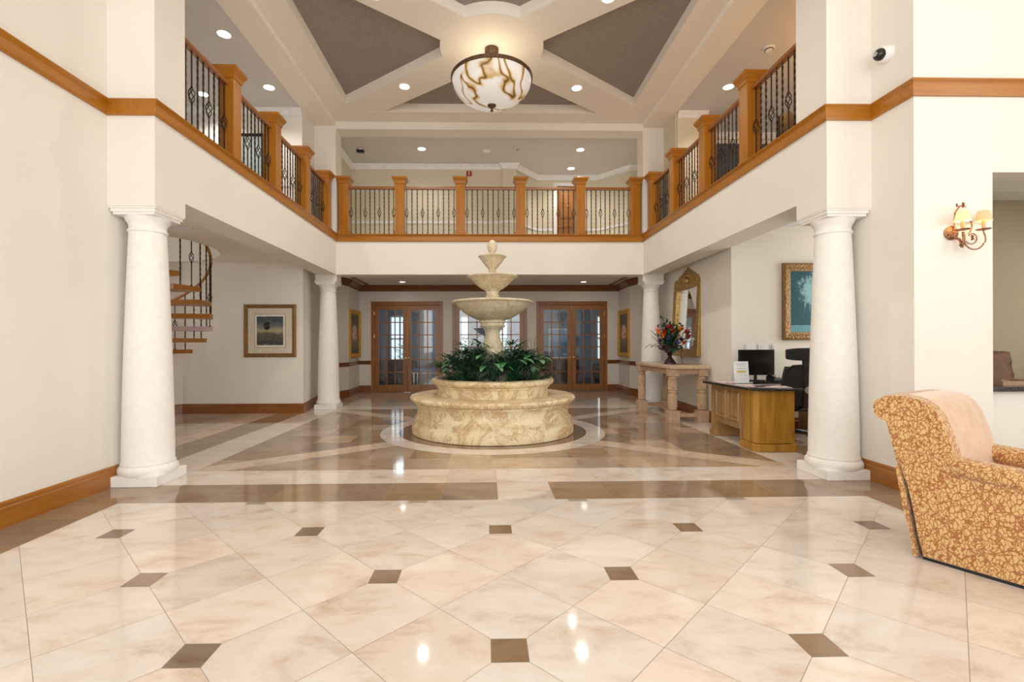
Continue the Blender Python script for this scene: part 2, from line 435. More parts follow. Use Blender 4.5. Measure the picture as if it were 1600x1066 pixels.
# piers and beams
for sg, nm in ((-1,'left'),(1,'right')):
    a, b = sorted((sg*XIN, sg*XO)); c, d = sorted((sg*XIN, sg*3.66))
    m = MB(); m.box(a,b,YF,YP2,2.685,TOP); m.box(c,d,YP2,YB,2.840,3.66)
    m.box(a,b,YB,YB2,2.840,5.97)
    m.box(a,b,YB+.03,YB2-.03,2.70,2.84)
    st(m.build('wall_balcony_'+nm, W))
m = MB(); m.box(-XIN,XIN,YB,YB2,2.840,3.66); m.box(-XIN,XIN,YB,YB2,5.905,6.3)
m.box(-4.6,-XO,YB,YB2,2.95,3.66); m.box(XO,4.6,YB,YB2,2.95,3.66)
st(m.build('wall_balcony_back', W))
st(MB().box(-XIN,XIN,YF,YP2,6.02,TOP).build('wall_front_header', W))
# lower left aisle walls
pL = [(-3.74,13.78),(-3.69,12.54),(-3.83,12.03),(-4.04,11.38),(-3.75,9.6),(-6.12,9.6),(-6.32,9.42),(-7.7,9.42),(-7.7,5.0),(-4.0,5.0)]
pL = pL[::-1]   # travel so that the room is on the left? fixed by sign below
m = MB(); wallm(m, pL[::-1], 0, 3.5, .2); 
st(m.build('wall_left_aisle', W))
pR = [(4.05,4.95),(4.35,5.0),(6.6,5.9),(6.6,7.4),(3.72,7.36),(3.85,9.8),(3.85,12.05),(3.70,12.6),(3.74,13.78)]
m = MB(); wallm(m, pR[2:], 0, 3.5, .2)
st(m.build('wall_right_aisle', W))
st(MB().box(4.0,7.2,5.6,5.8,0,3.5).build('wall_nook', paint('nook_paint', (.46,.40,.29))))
# door wall with three openings
ZD = 2.50
m = MB()
DX = [(-3.31,-1.44),(-.985,.985),(1.44,3.31)]
xs = [-3.9]
for a, b in DX: xs += [a, b]
xs.append(3.9)
for i in range(0, len(xs), 2): m.box(xs[i], xs[i+1], 13.78, 13.95, 0, 3.5)
for a, b in DX: m.box(a, b, 13.78, 13.95, ZD, 3.5)
st(m.build('wall_back', W))
# ceilings below the balcony
def plate_hole(m, x0, x1, y0, y1, c, r, z0, z1, n=64):
    def edge(a):
        dx, dy = math.cos(a), math.sin(a); ts = []
        if dx > 1e-9: ts.append((x1-c[0])/dx)
        if dx < -1e-9: ts.append((x0-c[0])/dx)
        if dy > 1e-9: ts.append((y1-c[1])/dy)
        if dy < -1e-9: ts.append((y0-c[1])/dy)
        k = min(ts); return (c[0]+dx*k, c[1]+dy*k)
    angs = sorted([2*PI*i/n for i in range(n)] + [math.atan2(y-c[1], x-c[0]) % (2*PI) for x in (x0,x1) for y in (y0,y1)])
    for i, a in enumerate(angs):
        b = angs[(i+1) % len(angs)]
        if abs(a-b) < 1e-6: continue
        pa, pb = edge(a), edge(b); qa = (c[0]+r*math.cos(a), c[1]+r*math.sin(a)); qb = (c[0]+r*math.cos(b), c[1]+r*math.sin(b))
        m.add([(*qa,z0),(*pa,z0),(*pb,z0),(*qb,z0),(*qa,z1),(*pa,z1),(*pb,z1),(*qb,z1)], [(3,2,1,0),(4,5,6,7),(0,3,7,4)])
SC = (-6.10, 7.95)
m = MB(); plate_hole(m, -8.3, -3.66, 5.0, 9.9, SC, 1.43, 2.99, 3.6); m.box(-8.3,-3.66,9.9,10.12,2.99,3.6)
st(m.build('ceiling_left_aisle', W))
st(MB().box(3.66,8.0,4.7,10.12,3.066,3.6).build('ceiling_right_aisle', W))
m = MB(); m.box(-4.3,4.3,YB2,13.95,3.066,3.6)
st(m.build('ceiling_vestibule', W))
st(MB().box(-4.0,7.4,-4.3,YF,TOP,TOP+.1).build('ceiling_foreground', M['ceil']))
# upper level
m = MB()
m.box(-8.6,-XO,9.45,9.65,3.6,6.3); m.box(-3.80,-XO,9.65,YB2,3.6,6.3); m.box(-8.8,-8.6,4.8,9.65,3.6,6.3); m.box(-8.6,-4.0,4.8,5.0,3.6,6.3)
st(m.build('wall_left_upper', M['wall']))
m = MB()
m.box(XO+.03,4.33,9.45,9.65,3.6,6.3); m.box(XO,XO+.1,9.5,YB2,3.6,6.3); m.box(4.25,4.33,9.65,10.4,3.6,6.3); m.box(4.33,8.6,10.4,10.6,3.6,6.3); m.box(8.6,8.8,4.8,10.6,3.6,6.3); m.box(4.0,8.6,4.8,5.0,3.6,6.3)
st(m.build('wall_right_upper', M['olive']))
m = MB(); pU = [(-3.56,10.5),(-3.56,12.3),(.33,12.3)]
m.box(-3.75,-3.56,10.5,12.5,3.6,6.2); m.box(-3.75,.33,12.3,12.5,3.6,6.2); m.box(.33,.68,12.22,12.5,3.6,6.2)
wallm(m, [(4.2,12.3),(3.64,12.3),(2.98,13.07),(2.43,13.07)], 3.6, 6.2, .15)
wallm(m, [(1.85,13.07),(1.29,13.07),(.60,12.3)], 3.6, 6.2, .15)
wallm(m, [(2.43,13.07),(1.85,13.07)], 5.72, 6.2, .15)
m.box(4.0,4.2,10.5,12.5,3.6,6.2)
st(m.build('wall_back_upper', M['olive']))
# ceilings upper
CG = M['ceilgrey']
m = MB(); m.box(-8.8,-XO,4.8,9.65,5.98,6.3); st(m.build('ceiling_left_corridor', CG))
m = MB(); m.box(XO,8.8,4.8,10.6,5.98,6.3); st(m.build('ceiling_right_corridor', CG))
m = MB(); m.box(-4.4,4.4,YB2,13.4,5.98,6.3); st(m.build('ceiling_back_corridor', CG))
# coffered main ceiling
ZC = 6.06; CE = M['ceil']
m = MB()
X1, X2 = -XIN, XIN; YA, YZ = YP2, YB
for sg in (-1, 1):
    a, b = sorted((sg*XIN, sg*XO)); m.box(a, b, YP2, YB, 5.97, 6.35)
bw = .43
m.box(X1,X2,YA,YA+bw,ZC,6.35); m.box(X1,X2,YZ-bw,YZ,ZC,6.35); m.box(X1,X1+bw,YA+bw,YZ-bw,ZC,6.35); m.box(X2-bw,X2,YA+bw,YZ-bw,ZC,6.35)
for sy in (-1, 1):
    a = Vector((X1+.25, 7.6-sy*2.33)); b = Vector((X2-.25, 7.6+sy*2.33)); d = (b-a).normalized(); n_ = Vector((-d.y, d.x))*.325
    m.prism([tuple(a+n_), tuple(a-n_), tuple(b-n_), tuple(b+n_)], ZC+(.0015 if sy > 0 else .003), 6.30)
m.prism([(C0[0]+.82*math.cos(2*PI*i/72), C0[1]+.82*math.sin(2*PI*i/72)) for i in range(72)], ZC-.002, 6.29)
st(m.build('ceiling', CE))
st(MB().box(X1,X2,YA,YZ,6.235,6.34).build('ceiling_woven_panels', M['weave']))

# ---- wood trim band
prof = lambda z0, z1, d=.035: [(0,z0),(d*.55,z0),(d*.75,z0+.02),(d*.75,z1-.045),(d,z1-.03),(d*1.5,z1-.008),(d*1.5,z1),(0,z1)]
zt0, zt1 = 3.545, 3.685
# room is to the left when travelling: left wall from far to near => going -Y, left is +X
m = MB(); mould(m, [(-XIN,YB),(-XIN,YF),(-XO,YF),(-XO,-4.2)], prof(zt0, zt1)); st(m.build('trim_left', M['oakY']))
m = MB(); mould(m, [(7.2,4.158),(XO,4.158),(XO,YF),(XIN,YF),(XIN,YB)], prof(zt0, zt1)); st(m.build('trim_right', M['oakX']))
m = MB(); mould(m, [(XIN,YB),(-XIN,YB)], prof(zt0-.015, zt1)); st(m.build('trim_balcony_back', M['oakX']))
# caps on the balcony kerb
m = MB(); m.box(-3.67,-XIN,YP2,YB,3.66,3.684); m.box(XIN,3.67,YP2,YB,3.66,3.684); m.box(-XIN,XIN,YB,YB2,3.66,3.684)
st(m.build('trim_kerb_cap', M['rail']))
# baseboards
bp = lambda h=.195, d=.022: [(0,0),(d,0),(d,h-.05),(d*.6,h-.04),(d*.6,h-.015),(d*.3,h),(0,h)]
m = MB(); mould(m, [(-XO,5.0),(-XO,-4.2)], bp()); st(m.build('baseboard_left', M['baseY']))
m = MB(); mould(m, [(7.2,4.158),(XO,4.158),(XO,5.0)], bp()); st(m.build('baseboard_right', M['baseY']))
m = MB(); mould(m, [(-3.74,13.78),(-3.69,12.54),(-3.83,12.03),(-4.04,11.38),(-3.75,9.6),(-6.12,9.6),(-6.32,9.42),(-7.7,9.42)], bp()); st(m.build('baseboard_left_aisle', M['base']))
m = MB(); mould(m, pR[3:], bp()); st(m.build('baseboard_right_aisle', M['base']))
for k, (a, b) in enumerate([(-1.34,-1.09),(1.09,1.34),(3.41,3.74),(-3.74,-3.41)]):
    m = MB(); mould(m, [(b,13.78),(a,13.78)], bp()); st(m.build('baseboard_back', M['base']))
# chair rail and crown in the vestibule
cr = [(0,.80),(.018,.80),(.03,.83),(.018,.86),(.03,.90),(0,.905)]
crw = [(0,2.89),(.02,2.89),(.035,2.94),(.09,3.01),(.11,3.03),(.11,3.066),(0,3.066)]
vl = [(-3.74,13.78),(-3.69,12.54),(-3.83,12.03),(-4.04,11.38)]; vr = [(3.85,9.8),(3.85,12.05),(3.70,12.6),(3.74,13.78)]
vl2 = vl; 
m = MB(); mould(m, vl, cr); mould(m, vr[1:], cr)
for a, b in [(-1.34,-1.09),(1.09,1.34),(3.41,3.74),(-3.74,-3.41)]: mould(m, [(b,13.78),(a,13.78)], cr)
st(m.build('trim_chair_rail', M['crown']))
m = MB(); mould(m, [(3.85,11.2),(3.85,12.05),(3.70,12.6),(3.74,13.78),(-3.74,13.78),(-3.69,12.54),(-3.83,12.03),(-3.9,11.6)], crw)
st(m.build('trim_crown', M['crown']))
m = MB(); m.box(-3.50,-3.40,12.0,13.60,3.045,3.066); m.box(3.40,3.50,12.0,13.60,3.045,3.066)
st(m.build('trim_ceiling_strip', M['crown']))
# white crown / chair rail upstairs
wc = lambda z: [(0,z-.12),(.02,z-.12),(.035,z-.07),(.08,z-.02),(.09,z),(0,z)]
m = MB(); WU = [(4.2,12.3),(3.64,12.3),(2.98,13.07),(1.29,13.07),(.68,12.3),(.68,12.22),(.33,12.22),(.33,12.3),(-3.56,12.3),(-3.56,10.5)]
mould(m, WU, wc(5.98)); mould(m, WU[:3]+[(2.55,13.07)], [(0,4.47),(.02,4.47),(.02,4.53),(0,4.53)]); mould(m, [(1.73,13.07)]+WU[3:], [(0,4.47),(.02,4.47),(.02,4.53),(0,4.53)])
mould(m, [(-XO,9.45),(-8.6,9.45)], wc(5.98)); mould(m, [(-XO,9.45),(-8.6,9.45)], [(0,4.47),(.02,4.47),(.02,4.53),(0,4.53)])
mould(m, [(4.33,9.45),(XO+.03,9.45)], wc(5.98)); mould(m, [(8.6,10.4),(4.33,10.4)], wc(5.98)); mould(m, [(8.6,10.4),(4.33,10.4)], [(0,4.47),(.02,4.47),(.02,4.53),(0,4.53)])
st(m.build('trim_white_crown', M['white']))
m = MB(); m.box(-3.36,-3.258,10.06,10.12,3.684,3.80); m.box(3.258,3.36,10.06,10.12,3.684,3.80)
st(m.build('trim_white_base', M['white']))

# ------------------------------------------------------------------ columns
def column(x, y, h, label, s=1.):
    t = thing('stone_column', label, 'column', (x,y,0), 0, None)
    p = .232
    m = MB(); m.box(-p,p,-p,p,0,.10); m.build('plinth', M['stonewhite'], t, bevel=.006)
    prof = [(.245,.10),(.255,.125),(.252,.155),(.238,.175),(.230,.182),(.232,.20),(.222,.215)]
    top = h-.13
    for k in range(9):
        u = k/8; prof.append((.222-.064*u**1.5, .215+(top-.09-.215)*u))
    prof += [(.158,top-.09),(.170,top-.08),(.170,top-.065),(.158,top-.055),(.158,top-.02),(.166,top),(.185,top+.03),(.195,top+.06)]
    m = MB(); m.lathe(prof, seg=48); m.build('shaft', M['stonewhite'], t, smooth=True)
    m = MB(); m.box(-.196,.196,-.196,.196,h-.07,h-.045); m.box(-.210,.210,-.210,.210,h-.045,h-.015); m.box(-.222,.222,-.222,.222,h-.015,h); m.build('abacus', M['stonewhite'], t)
column(-3.48, 4.855, 2.685, 'tall white stone column at the left front, by the long bare cream wall')
column(3.48, 4.855, 2.685, 'tall white stone column at the right front, between desk and patterned armchair')
column(-3.48, 10.31, 2.70, 'distant white stone column on the left, beside the small framed landscape')
column(3.48, 10.31, 2.70, 'distant white stone column on the right, behind the carved console table')

# ------------------------------------------------------------------ balustrades
def newel(x, y, label, grp):
    t = thing('newel_post', label, 'newel post', (x,y,3.684), 0, grp)
    m = MB(); m.box(-.098,.098,-.098,.098,0,1.10); m.build('post', M['oakZ'], t, bevel=.005)
    m = MB(); m.box(-.112,.112,-.112,.112,0,.10); m.build('plinth', M['oakZ'], t, bevel=.008)
    m = MB(); pr = [(.098,1.09),(.11,1.10),(.112,1.13),(.125,1.16),(.15,1.195),(.155,1.20),(.155,1.235),(.12,1.25)]
    vs = []; n = len(pr)
    for sx, sy in ((-1,-1),(1,-1),(1,1),(-1,1)):
        for r, z in pr: vs.append((sx*r, sy*r, z))
    fs = [(i*n+j, ((i+1)%4)*n+j, ((i+1)%4)*n+j+1, i*n+j+1) for i in range(4) for j in range(n-1)] + [tuple(i*n for i in range(4))[::-1], tuple(i*n+n-1 for i in range(4))]
    m.add(vs, fs); m.build('cap', M['oakX'], t)
    return t
HB = 1.0
def twisted():
    m = MB(); n = 44
    m.tube([(0,0,HB*i/n) for i in range(n+1)], .0115, 4, twist=.42); return m
def basket():
    m = MB(); m.tube([(0,0,0),(0,0,.41)], .0085, 6); m.tube([(0,0,.59),(0,0,HB)], .0085, 6)
    for k in range(4):
        pts = []
        for i in range(11):
            u = i/10; a = k*PI/2 + u*PI*1.0; r = .032*math.sin(PI*u)**.8 + .003
            pts.append((r*math.cos(a), r*math.sin(a), .41+.18*u))
        m.tube(pts, .0055, 5)
    m.sphere((0,0,.41), .014, 8); m.sphere((0,0,.59), .014, 8); m.box(-.013,.013,-.013,.013,0,.02); return m
proto_t = proto_b = None
def railing(a, b, label, grp, mat, n=10, phase=0, start=False):
    """railing between newels from a to b (points on the kerb)"""
    global proto_t, proto_b
    a = Vector(a); b = Vector(b); L = (b-a).length; rz = math.atan2(b.y-a.y, b.x-a.x)
    t = thing('stair_railing' if 0 else 'balcony_railing', label, 'railing', (a.x,a.y,3.684), rz, grp)
    m = MB(); mould(m, [(0,0),(L,0)], [(-.035,1.0),(.035,1.0),(.04,1.025),(.032,1.052),(-.032,1.052),(-.04,1.025)]); m.build('handrail', M['rail'], t, smooth=False)
    for i in range(n):
        x = (i+.5)*L/n if n != 10 else .04+(L-.08)*i/(n-1)
        if (i+phase) % 3 == 0:
            if proto_b is None: proto_b = basket().build('baluster', M['iron'], t, smooth=False); o = proto_b
            else: o = proto_b.copy(); COL.objects.link(o); o.parent = t
        else:
            if proto_t is None: proto_t = twisted().build('baluster', M['iron'], t, recalc=False); o = proto_t
            else: o = proto_t.copy(); COL.objects.link(o); o.parent = t
        o.location = (x, 0, 0)
bx = [-3.12,-1.935,-.645,.645,1.935,3.12]
pos = ['in the left corner of the back balcony','second from left on the back balcony','third from left on the back balcony','fourth from left on the back balcony','before the wooden door on the back balcony','rightmost, in the right corner of the back balcony']
for x, p_ in zip(bx, pos): newel(x, 10.27, 'square honey wooden newel post, '+p_, 'newel posts of the back balcony')
pos = ['at the far left of the back balcony','second from the left, under the red alarm sign side','in the middle, straight above the fountain','between middle and wooden door side, second from the right','at the far right of the back balcony']
pos[1] = 'second from the left on the back balcony'; pos[3] = 'before the wooden door on the back balcony'
for i in range(5): railing((bx[i]+.10,10.27), (bx[i+1]-.10,10.27), 'iron baluster railing with wooden handrail, '+pos[i], 'railings of the back balcony', M['rail'])
ny = [6.28,7.51,8.755,9.945]
od = ['nearest to the camera','second nearest','third nearest','farthest, by the back corner']
for sg, sd in ((-1,'left'),(1,'right')):
    for y, o_ in zip(ny, od): newel(sg*3.42, y, f'square honey wooden newel post of the {sd} balcony, {o_}', f'newel posts of the {sd} balcony')
    ys = [5.0]+ny
    for i in range(4):
        railing((sg*3.42, ys[i]+.10), (sg*3.42, ys[i+1]-.10), f'iron baluster railing with wooden handrail on the {sd} balcony, {od[i]}', f'railings of the {sd} balcony', M['railY'], 10)

# ------------------------------------------------------------------ fountain
ft = thing('fountain', 'large tiered honey marble fountain with plants in its upper basin, centre of the hall', 'fountain', (0,7.6,0))
m = MB(); m.lathe([(1.255,0),(1.268,.01),(1.268,.13),(1.245,.16),(1.235,.20),(1.242,.235),(1.215,.25),(1.19,.30),(1.18,.36),(1.195,.42),(1.225,.455),(1.225,.475),(1.265,.49),(1.29,.515),(1.295,.54),(1.28,.565),(1.25,.572),(.85,.572),(.85,.3)], seg=96)
m.build('lower_basin', M['marb'], ft, smooth=True)
m = MB(); m.lathe([(.875,.572),(.872,.66),(.878,.70),(.90,.705),(.905,.725),(.92,.735),(.95,.755),(.965,.785),(.96,.815),(.935,.832),(.86,.832),(.84,.81),(.84,.70)], seg=96)
m.build('upper_basin', M['marb'], ft, smooth=True)
m = MB(); m.lathe([(.01,.79),(.845,.77)], seg=48, cap=False); m.build('soil', M['soil'], ft)
m = MB(); m.lathe([(.26,.78),(.26,.90),(.22,.95),(.19,1.0),(.185,1.2),(.165,1.32),(.125,1.45),(.115,1.52),(.125,1.57),(.16,1.61),(.195,1.635),(.205,1.65),(.20,1.662),(.185,1.668),(.188,1.69),(.212,1.705),(.216,1.725),(.20,1.74)], seg=48)
m.build('pedestal', M['bowl'], ft, smooth=True)
m = MB(); m.lathe([(.19,1.738),(.26,1.755),(.36,1.80),(.46,1.865),(.54,1.935),(.585,1.985),(.60,2.0),(.635,2.01),(.645,2.025),(.635,2.04),(.59,2.045),(.52,1.98),(.12,1.93)], seg=72)
m.build('large_bowl', M['bowl'], ft, smooth=True)
m = MB(); m.lathe([(.135,1.93),(.145,2.05),(.135,2.07),(.115,2.09),(.10,2.14),(.098,2.19),(.12,2.215),(.165,2.235),(.24,2.29),(.31,2.36),(.365,2.405),(.385,2.41),(.405,2.425),(.40,2.44),(.36,2.445),(.30,2.40),(.06,2.36)], seg=64)
m.build('middle_bowl', M['bowl'], ft, smooth=True)
m = MB(); m.lathe([(.10,2.36),(.10,2.455),(.085,2.475),(.062,2.51),(.06,2.55),(.085,2.575),(.13,2.63),(.175,2.69),(.20,2.73),(.222,2.745),(.222,2.76),(.19,2.765),(.05,2.73)], seg=48)
m.build('top_bowl', M['bowl'], ft, smooth=True)
m = MB(); m.lathe([(.045,2.73),(.05,2.79),(.058,2.80),(.048,2.82),(.066,2.85),(.080,2.89),(.078,2.93),(.062,2.975),(.035,3.005),(.012,3.018)], seg=32)
m.build('finial', M['bowl'], ft, smooth=True)

# plants in the upper basin
def leaf_strip(m, base, d, L, w, droop, n=5, mi=0, fold=.0):
    d = Vector(d).normalized(); side = d.cross(Vector((0,0,1)))
    if side.length < .05: side = Vector((1,0,0))
    side.normalize(); p = Vector(base); prev = None; dd = d.copy(); st_ = L/n
    for i in range(n+1):
        u = i/n; ww = w*math.sin(PI*min(.98, .12+.86*u))**.8 if i < n else .0008
        cur = (p-side*ww/2, p+side*ww/2)
        if prev: m.face([prev[0], prev[1], cur[1], cur[0]], mi)
        prev = cur; p = p+dd*st_; dd = (dd+Vector((0,0,-droop/n))).normalized()
def palm_mesh(seed):
    rnd = random.Random(seed); m = MB()
    for k in range(13):
        az = 2*PI*k/13*2.2+rnd.uniform(-.3,.3); el = rnd.uniform(.35,1.4); h = rnd.uniform(.16,.30)+.22*(el-.35)
        d = Vector((math.cos(az)*math.cos(el), math.sin(az)*math.cos(el), math.sin(el))); tip = d*h
        m.tube([(0,0,0), tuple(d*h*.5+Vector((0,0,.02))), tuple(tip)], .0035, 4)
        nl = rnd.randint(8,11); out = Vector((math.cos(az),math.sin(az),0)); sd = Vector((-out.y,out.x,0))
        for j in range(nl):
            a = (j/(nl-1)-.5)*3.6
            dd = (out*.7+Vector((0,0,.35)))*math.cos(a)+sd*math.sin(a)+Vector((0,0,.12))
            leaf_strip(m, tip, dd, rnd.uniform(.18,.27), .026, .8, 4)
    return m
def broad_mesh(seed):
    rnd = random.Random(seed); m = MB()
    for k in range(6):
        az = -PI/2+rnd.uniform(-1.3,1.3) if k < 4 else rnd.uniform(0,2*PI); el = rnd.uniform(.7,1.3); h = rnd.uniform(.25,.42)
        d = Vector((math.cos(az)*math.cos(el), math.sin(az)*math.cos(el), math.sin(el))); tip = d*h
        m.tube([(0,0,0), tuple(tip)], .004, 4)
        leaf_strip(m, tip, (math.cos(az)*.8, math.sin(az)*.8, .45), rnd.uniform(.26,.36), rnd.uniform(.07,.095), 1.5, 8)
    return m
protoP = [palm_mesh(s).build('palm_plant', M['leafd'], recalc=False) for s in (1,2,3)]
spots = []
for k in range(15): a = 2*PI*(k+.5)/15; spots.append((.68, a))
for k in range(8): a = 2*PI*k/8; spots.append((.40, a))
side = lambda a: ('front' if math.sin(a) < -.35 else 'back' if math.sin(a) > .35 else 'middle')+' '+('left' if math.cos(a) < -.25 else 'right' if math.cos(a) > .25 else 'centre')
for i, (r, a) in enumerate(spots):
    o = protoP[i] if i < 3 else protoP[i % 3].copy()
    if i >= 3: COL.objects.link(o)
    o.location = (r*math.cos(a), 7.6+r*math.sin(a), .775); o.rotation_euler = (0,0,a*3+i); s = random.uniform(.9,1.1)*(1.30 if r < .5 else .92); o.scale = (s,s,s)
    tag(o, f'dark green fan palm with narrow leaflets in the fountain basin, {"outer" if r>.5 else "inner"} ring, {side(a)}', 'plant', 'fan palms in the fountain basin')
for x, y, rz, lb in ((-.05,-.70,.1,'broad-leaved green plant at the front centre of the fountain basin'),(-.42,-.52,-.4,'broad-leaved green plant left of centre at the front of the fountain basin'),(.28,-.66,.5,'broad-leaved green plant right of centre, leaf drooping over the front of the basin'),(.62,-.40,.7,'broad-leaved green plant at the right front edge of the fountain basin')):
    o = broad_mesh(int(abs(x)*100)+5).build('broadleaf_plant', M['leafl'], recalc=False); o.location = (x,7.6+y,.775); o.rotation_euler = (0,0,rz); tag(o, lb, 'plant', 'broad-leaved plants in the fountain basin')
for sx, lb in ((-.46,'wispy dry twigs rising from the left of the fountain basin'),(.62,'wispy dry twigs rising from the right of the fountain basin')):
    m = MB(); rnd = random.Random(int(sx*10))
    for k in range(7):
        a = rnd.uniform(0,2*PI); L = rnd.uniform(.55,.78); w = rnd.uniform(.1,.26)
        m.tube([(0,0,0),(w*.3*math.cos(a),w*.3*math.sin(a),L*.5),(w*.8*math.cos(a),w*.8*math.sin(a),L*.9),(w*1.4*math.cos(a),w*1.4*math.sin(a),L*.98)], [.006,.005,.004,.002], 4)
    o = m.build('twig_spray', M['twig']); o.location = (sx,7.55,.775); tag(o, lb, 'twigs', 'twig sprays in the fountain')

# ------------------------------------------------------------------ chandelier
ch = thing('pendant_bowl_light', 'large alabaster bowl ceiling light with bronze rim above the fountain', 'ceiling light', (0,7.6,5.1))
m = MB(); pr = []
for i in range(13):
    a = PI/2*i/12; pr.append((max(.004,.63*math.sin(a)**.92), .47-.41*math.cos(a)))
m.lathe(pr, seg=72, cap=False); m.build('bowl', M['alab'], ch, smooth=True)
m = MB(); m.lathe([(.625,.445),(.645,.45),(.65,.49),(.638,.505),(.60,.505),(.60,.46),(.625,.445)], seg=72, cap=False); m.build('rim', M['bronze'], ch, smooth=True)
m = MB(); m.lathe([(.02,.50),(.03,.55),(.03,.78),(.06,.80),(.095,.84),(.11,.90),(.11,.958)], seg=24)
for k in range(3):
    a = 2*PI*k/3+.5; m.tube([(.61*math.cos(a),.61*math.sin(a),.49),(.03*math.cos(a),.03*math.sin(a),.76)], .007, 6)
m.build('canopy', M['bronze'], ch, smooth=True)
m = MB(); m.lathe([(.005,-.04),(.024,-.03),(.022,-.01),(.012,.0),(.03,.02),(.068,.05),(.07,.07),(.05,.085)], seg=24); m.build('finial', M['bronze'], ch, smooth=True)

# ------------------------------------------------------------------ lights (lamps)
def area(name, loc, rot, sx, sy, p, col=(1,1,1), spread=None):
    l = bpy.data.lights.new(name, 'AREA'); l.shape = 'RECTANGLE'; l.size = sx; l.size_y = sy; l.energy = p; l.color = col
    if spread: l.spread = spread
    o = bpy.data.objects.new(name, l); COL.objects.link(o); o.location = loc; o.rotation_euler = rot; return o
def point(name, loc, p, col=(1,.85,.65), r=.1):
    l = bpy.data.lights.new(name, 'POINT'); l.energy = p; l.color = col; l.shadow_soft_size = r
    o = bpy.data.objects.new(name, l); COL.objects.link(o); o.location = loc; return o
def downlight(x, y, z, label, p=14, r=.085, grp=None, on=True):
    t = thing('recessed_light', label, 'recessed light', (x,y,z), 0, grp)
    m = MB(); m.lathe([(r,-.004),(r+.012,-.010),(r+.018,-.004),(r+.018,.0),(r,0)], seg=28, cap=False); m.build('trim_ring', M['whitepl'], t, smooth=True)
    m = MB(); m.lathe([(.001,-.0045),(r,-.0045)], seg=28, cap=False); m.build('lens', M['lamp'] if on else M['lampoff'], t)
    if on and p:
        l = bpy.data.lights.new('downlight_lamp', 'SPOT'); l.energy = p; l.spot_size = R(140); l.spot_blend = .7; l.shadow_soft_size = r; l.color = (1,.93,.84)
        o = bpy.data.objects.new('downlight_lamp', l); COL.objects.link(o); o.location = (x,y,z-.02)
DP = 150
for x, y, lb in ((-1.575,8.73,'far left'),(1.575,8.73,'far right'),(-1.575,6.45,'near left'),(1.575,6.45,'near right')):
    downlight(x, y, ZC, f'lit recessed light in the {lb} arm of the crossed ceiling beams', DP, grp='recessed lights in the ceiling cross')
for x, y, lb in ((-3.98,7.18,'nearer the camera'),(-3.98,8.65,'farther away')):
    downlight(x, y, 5.98, f'lit recessed light over the left balcony walkway, {lb}', 70, grp='recessed lights over the left walkway')
downlight(-5.30, 8.9, 5.98, 'lit recessed light deep in the left lounge, seen through the railing', 90)
downlight(4.27, 8.5, 5.98, 'lit recessed light over the right balcony walkway', 80)
for x, y, lb in ((-1.61,11.3,'left of the round vent'),(2.15,11.3,'right of the round vent'),(2.14,12.5,'close to the wooden door')):
    downlight(x, y, 5.98, f'lit recessed light in the grey back corridor ceiling, {lb}', 70, grp='recessed lights in the back corridor')
for x, y, lb in ((-2.37,13.0,'before the left glazed doors'),(2.56,13.0,'before the right glazed doors')):
    downlight(x, y, 3.066, f'lit recessed light in the low vestibule ceiling, {lb}', 14, r=.07, grp='recessed lights in the vestibule')
downlight(-4.35, 6.75, 2.99, 'unlit round ceiling lens under the left balcony, beside the front column', 0, r=.13, on=False)
downlight(4.25, 6.75, 3.066, 'unlit round ceiling lens under the right balcony, above the desk', 0, r=.13, on=False)
point('bowl_lamp', (0,7.6,5.72), 9, (1,.86,.62), .25)
# daylight from the tall front windows behind the camera, then added fills
area('daylight_front', (0,-3.9,3.0), (R(90),0,0), 6.8, 5.6, 285, (.96,.98,1.0))
area('fill_side_right', (7.1,-1.0,3.2), (R(90),0,R(90)), 5.5, 5.0, 190, (.97,.985,1.0))  # unseen fill added at the right to even out the foreground light
area('fill_side_left', (-3.62,-1.6,3.2), (R(90),0,R(-90)), 4.4, 4.6, 110, (.97,.985,1.0))  # unseen fill added on the left wall to light the right-hand walls
area('fill_left_aisle', (-7.6,7.2,1.6), (R(90),0,R(-90)), 3.4, 2.4, 30, (1,.97,.93))  # unseen area light added to brighten the left aisle
area('fill_right_aisle', (6.5,6.6,1.7), (R(90),0,R(90)), 1.4, 2.2, 42, (1,.99,.98))  # unseen area light added to brighten the desk and right aisle
point('lounge_lamp', (5.3,6.5,5.3), 35, (1,.50,.14), .12)
area('nook_light', (6.6,5.15,1.9), (R(90),0,R(90)), .7, 1.4, 1.5, (1,.9,.75))  # unseen warm area light inside the nook
st(MB().box(-4.0,7.4,-4.5,-4.3,0,TOP).build('wall_front', W))

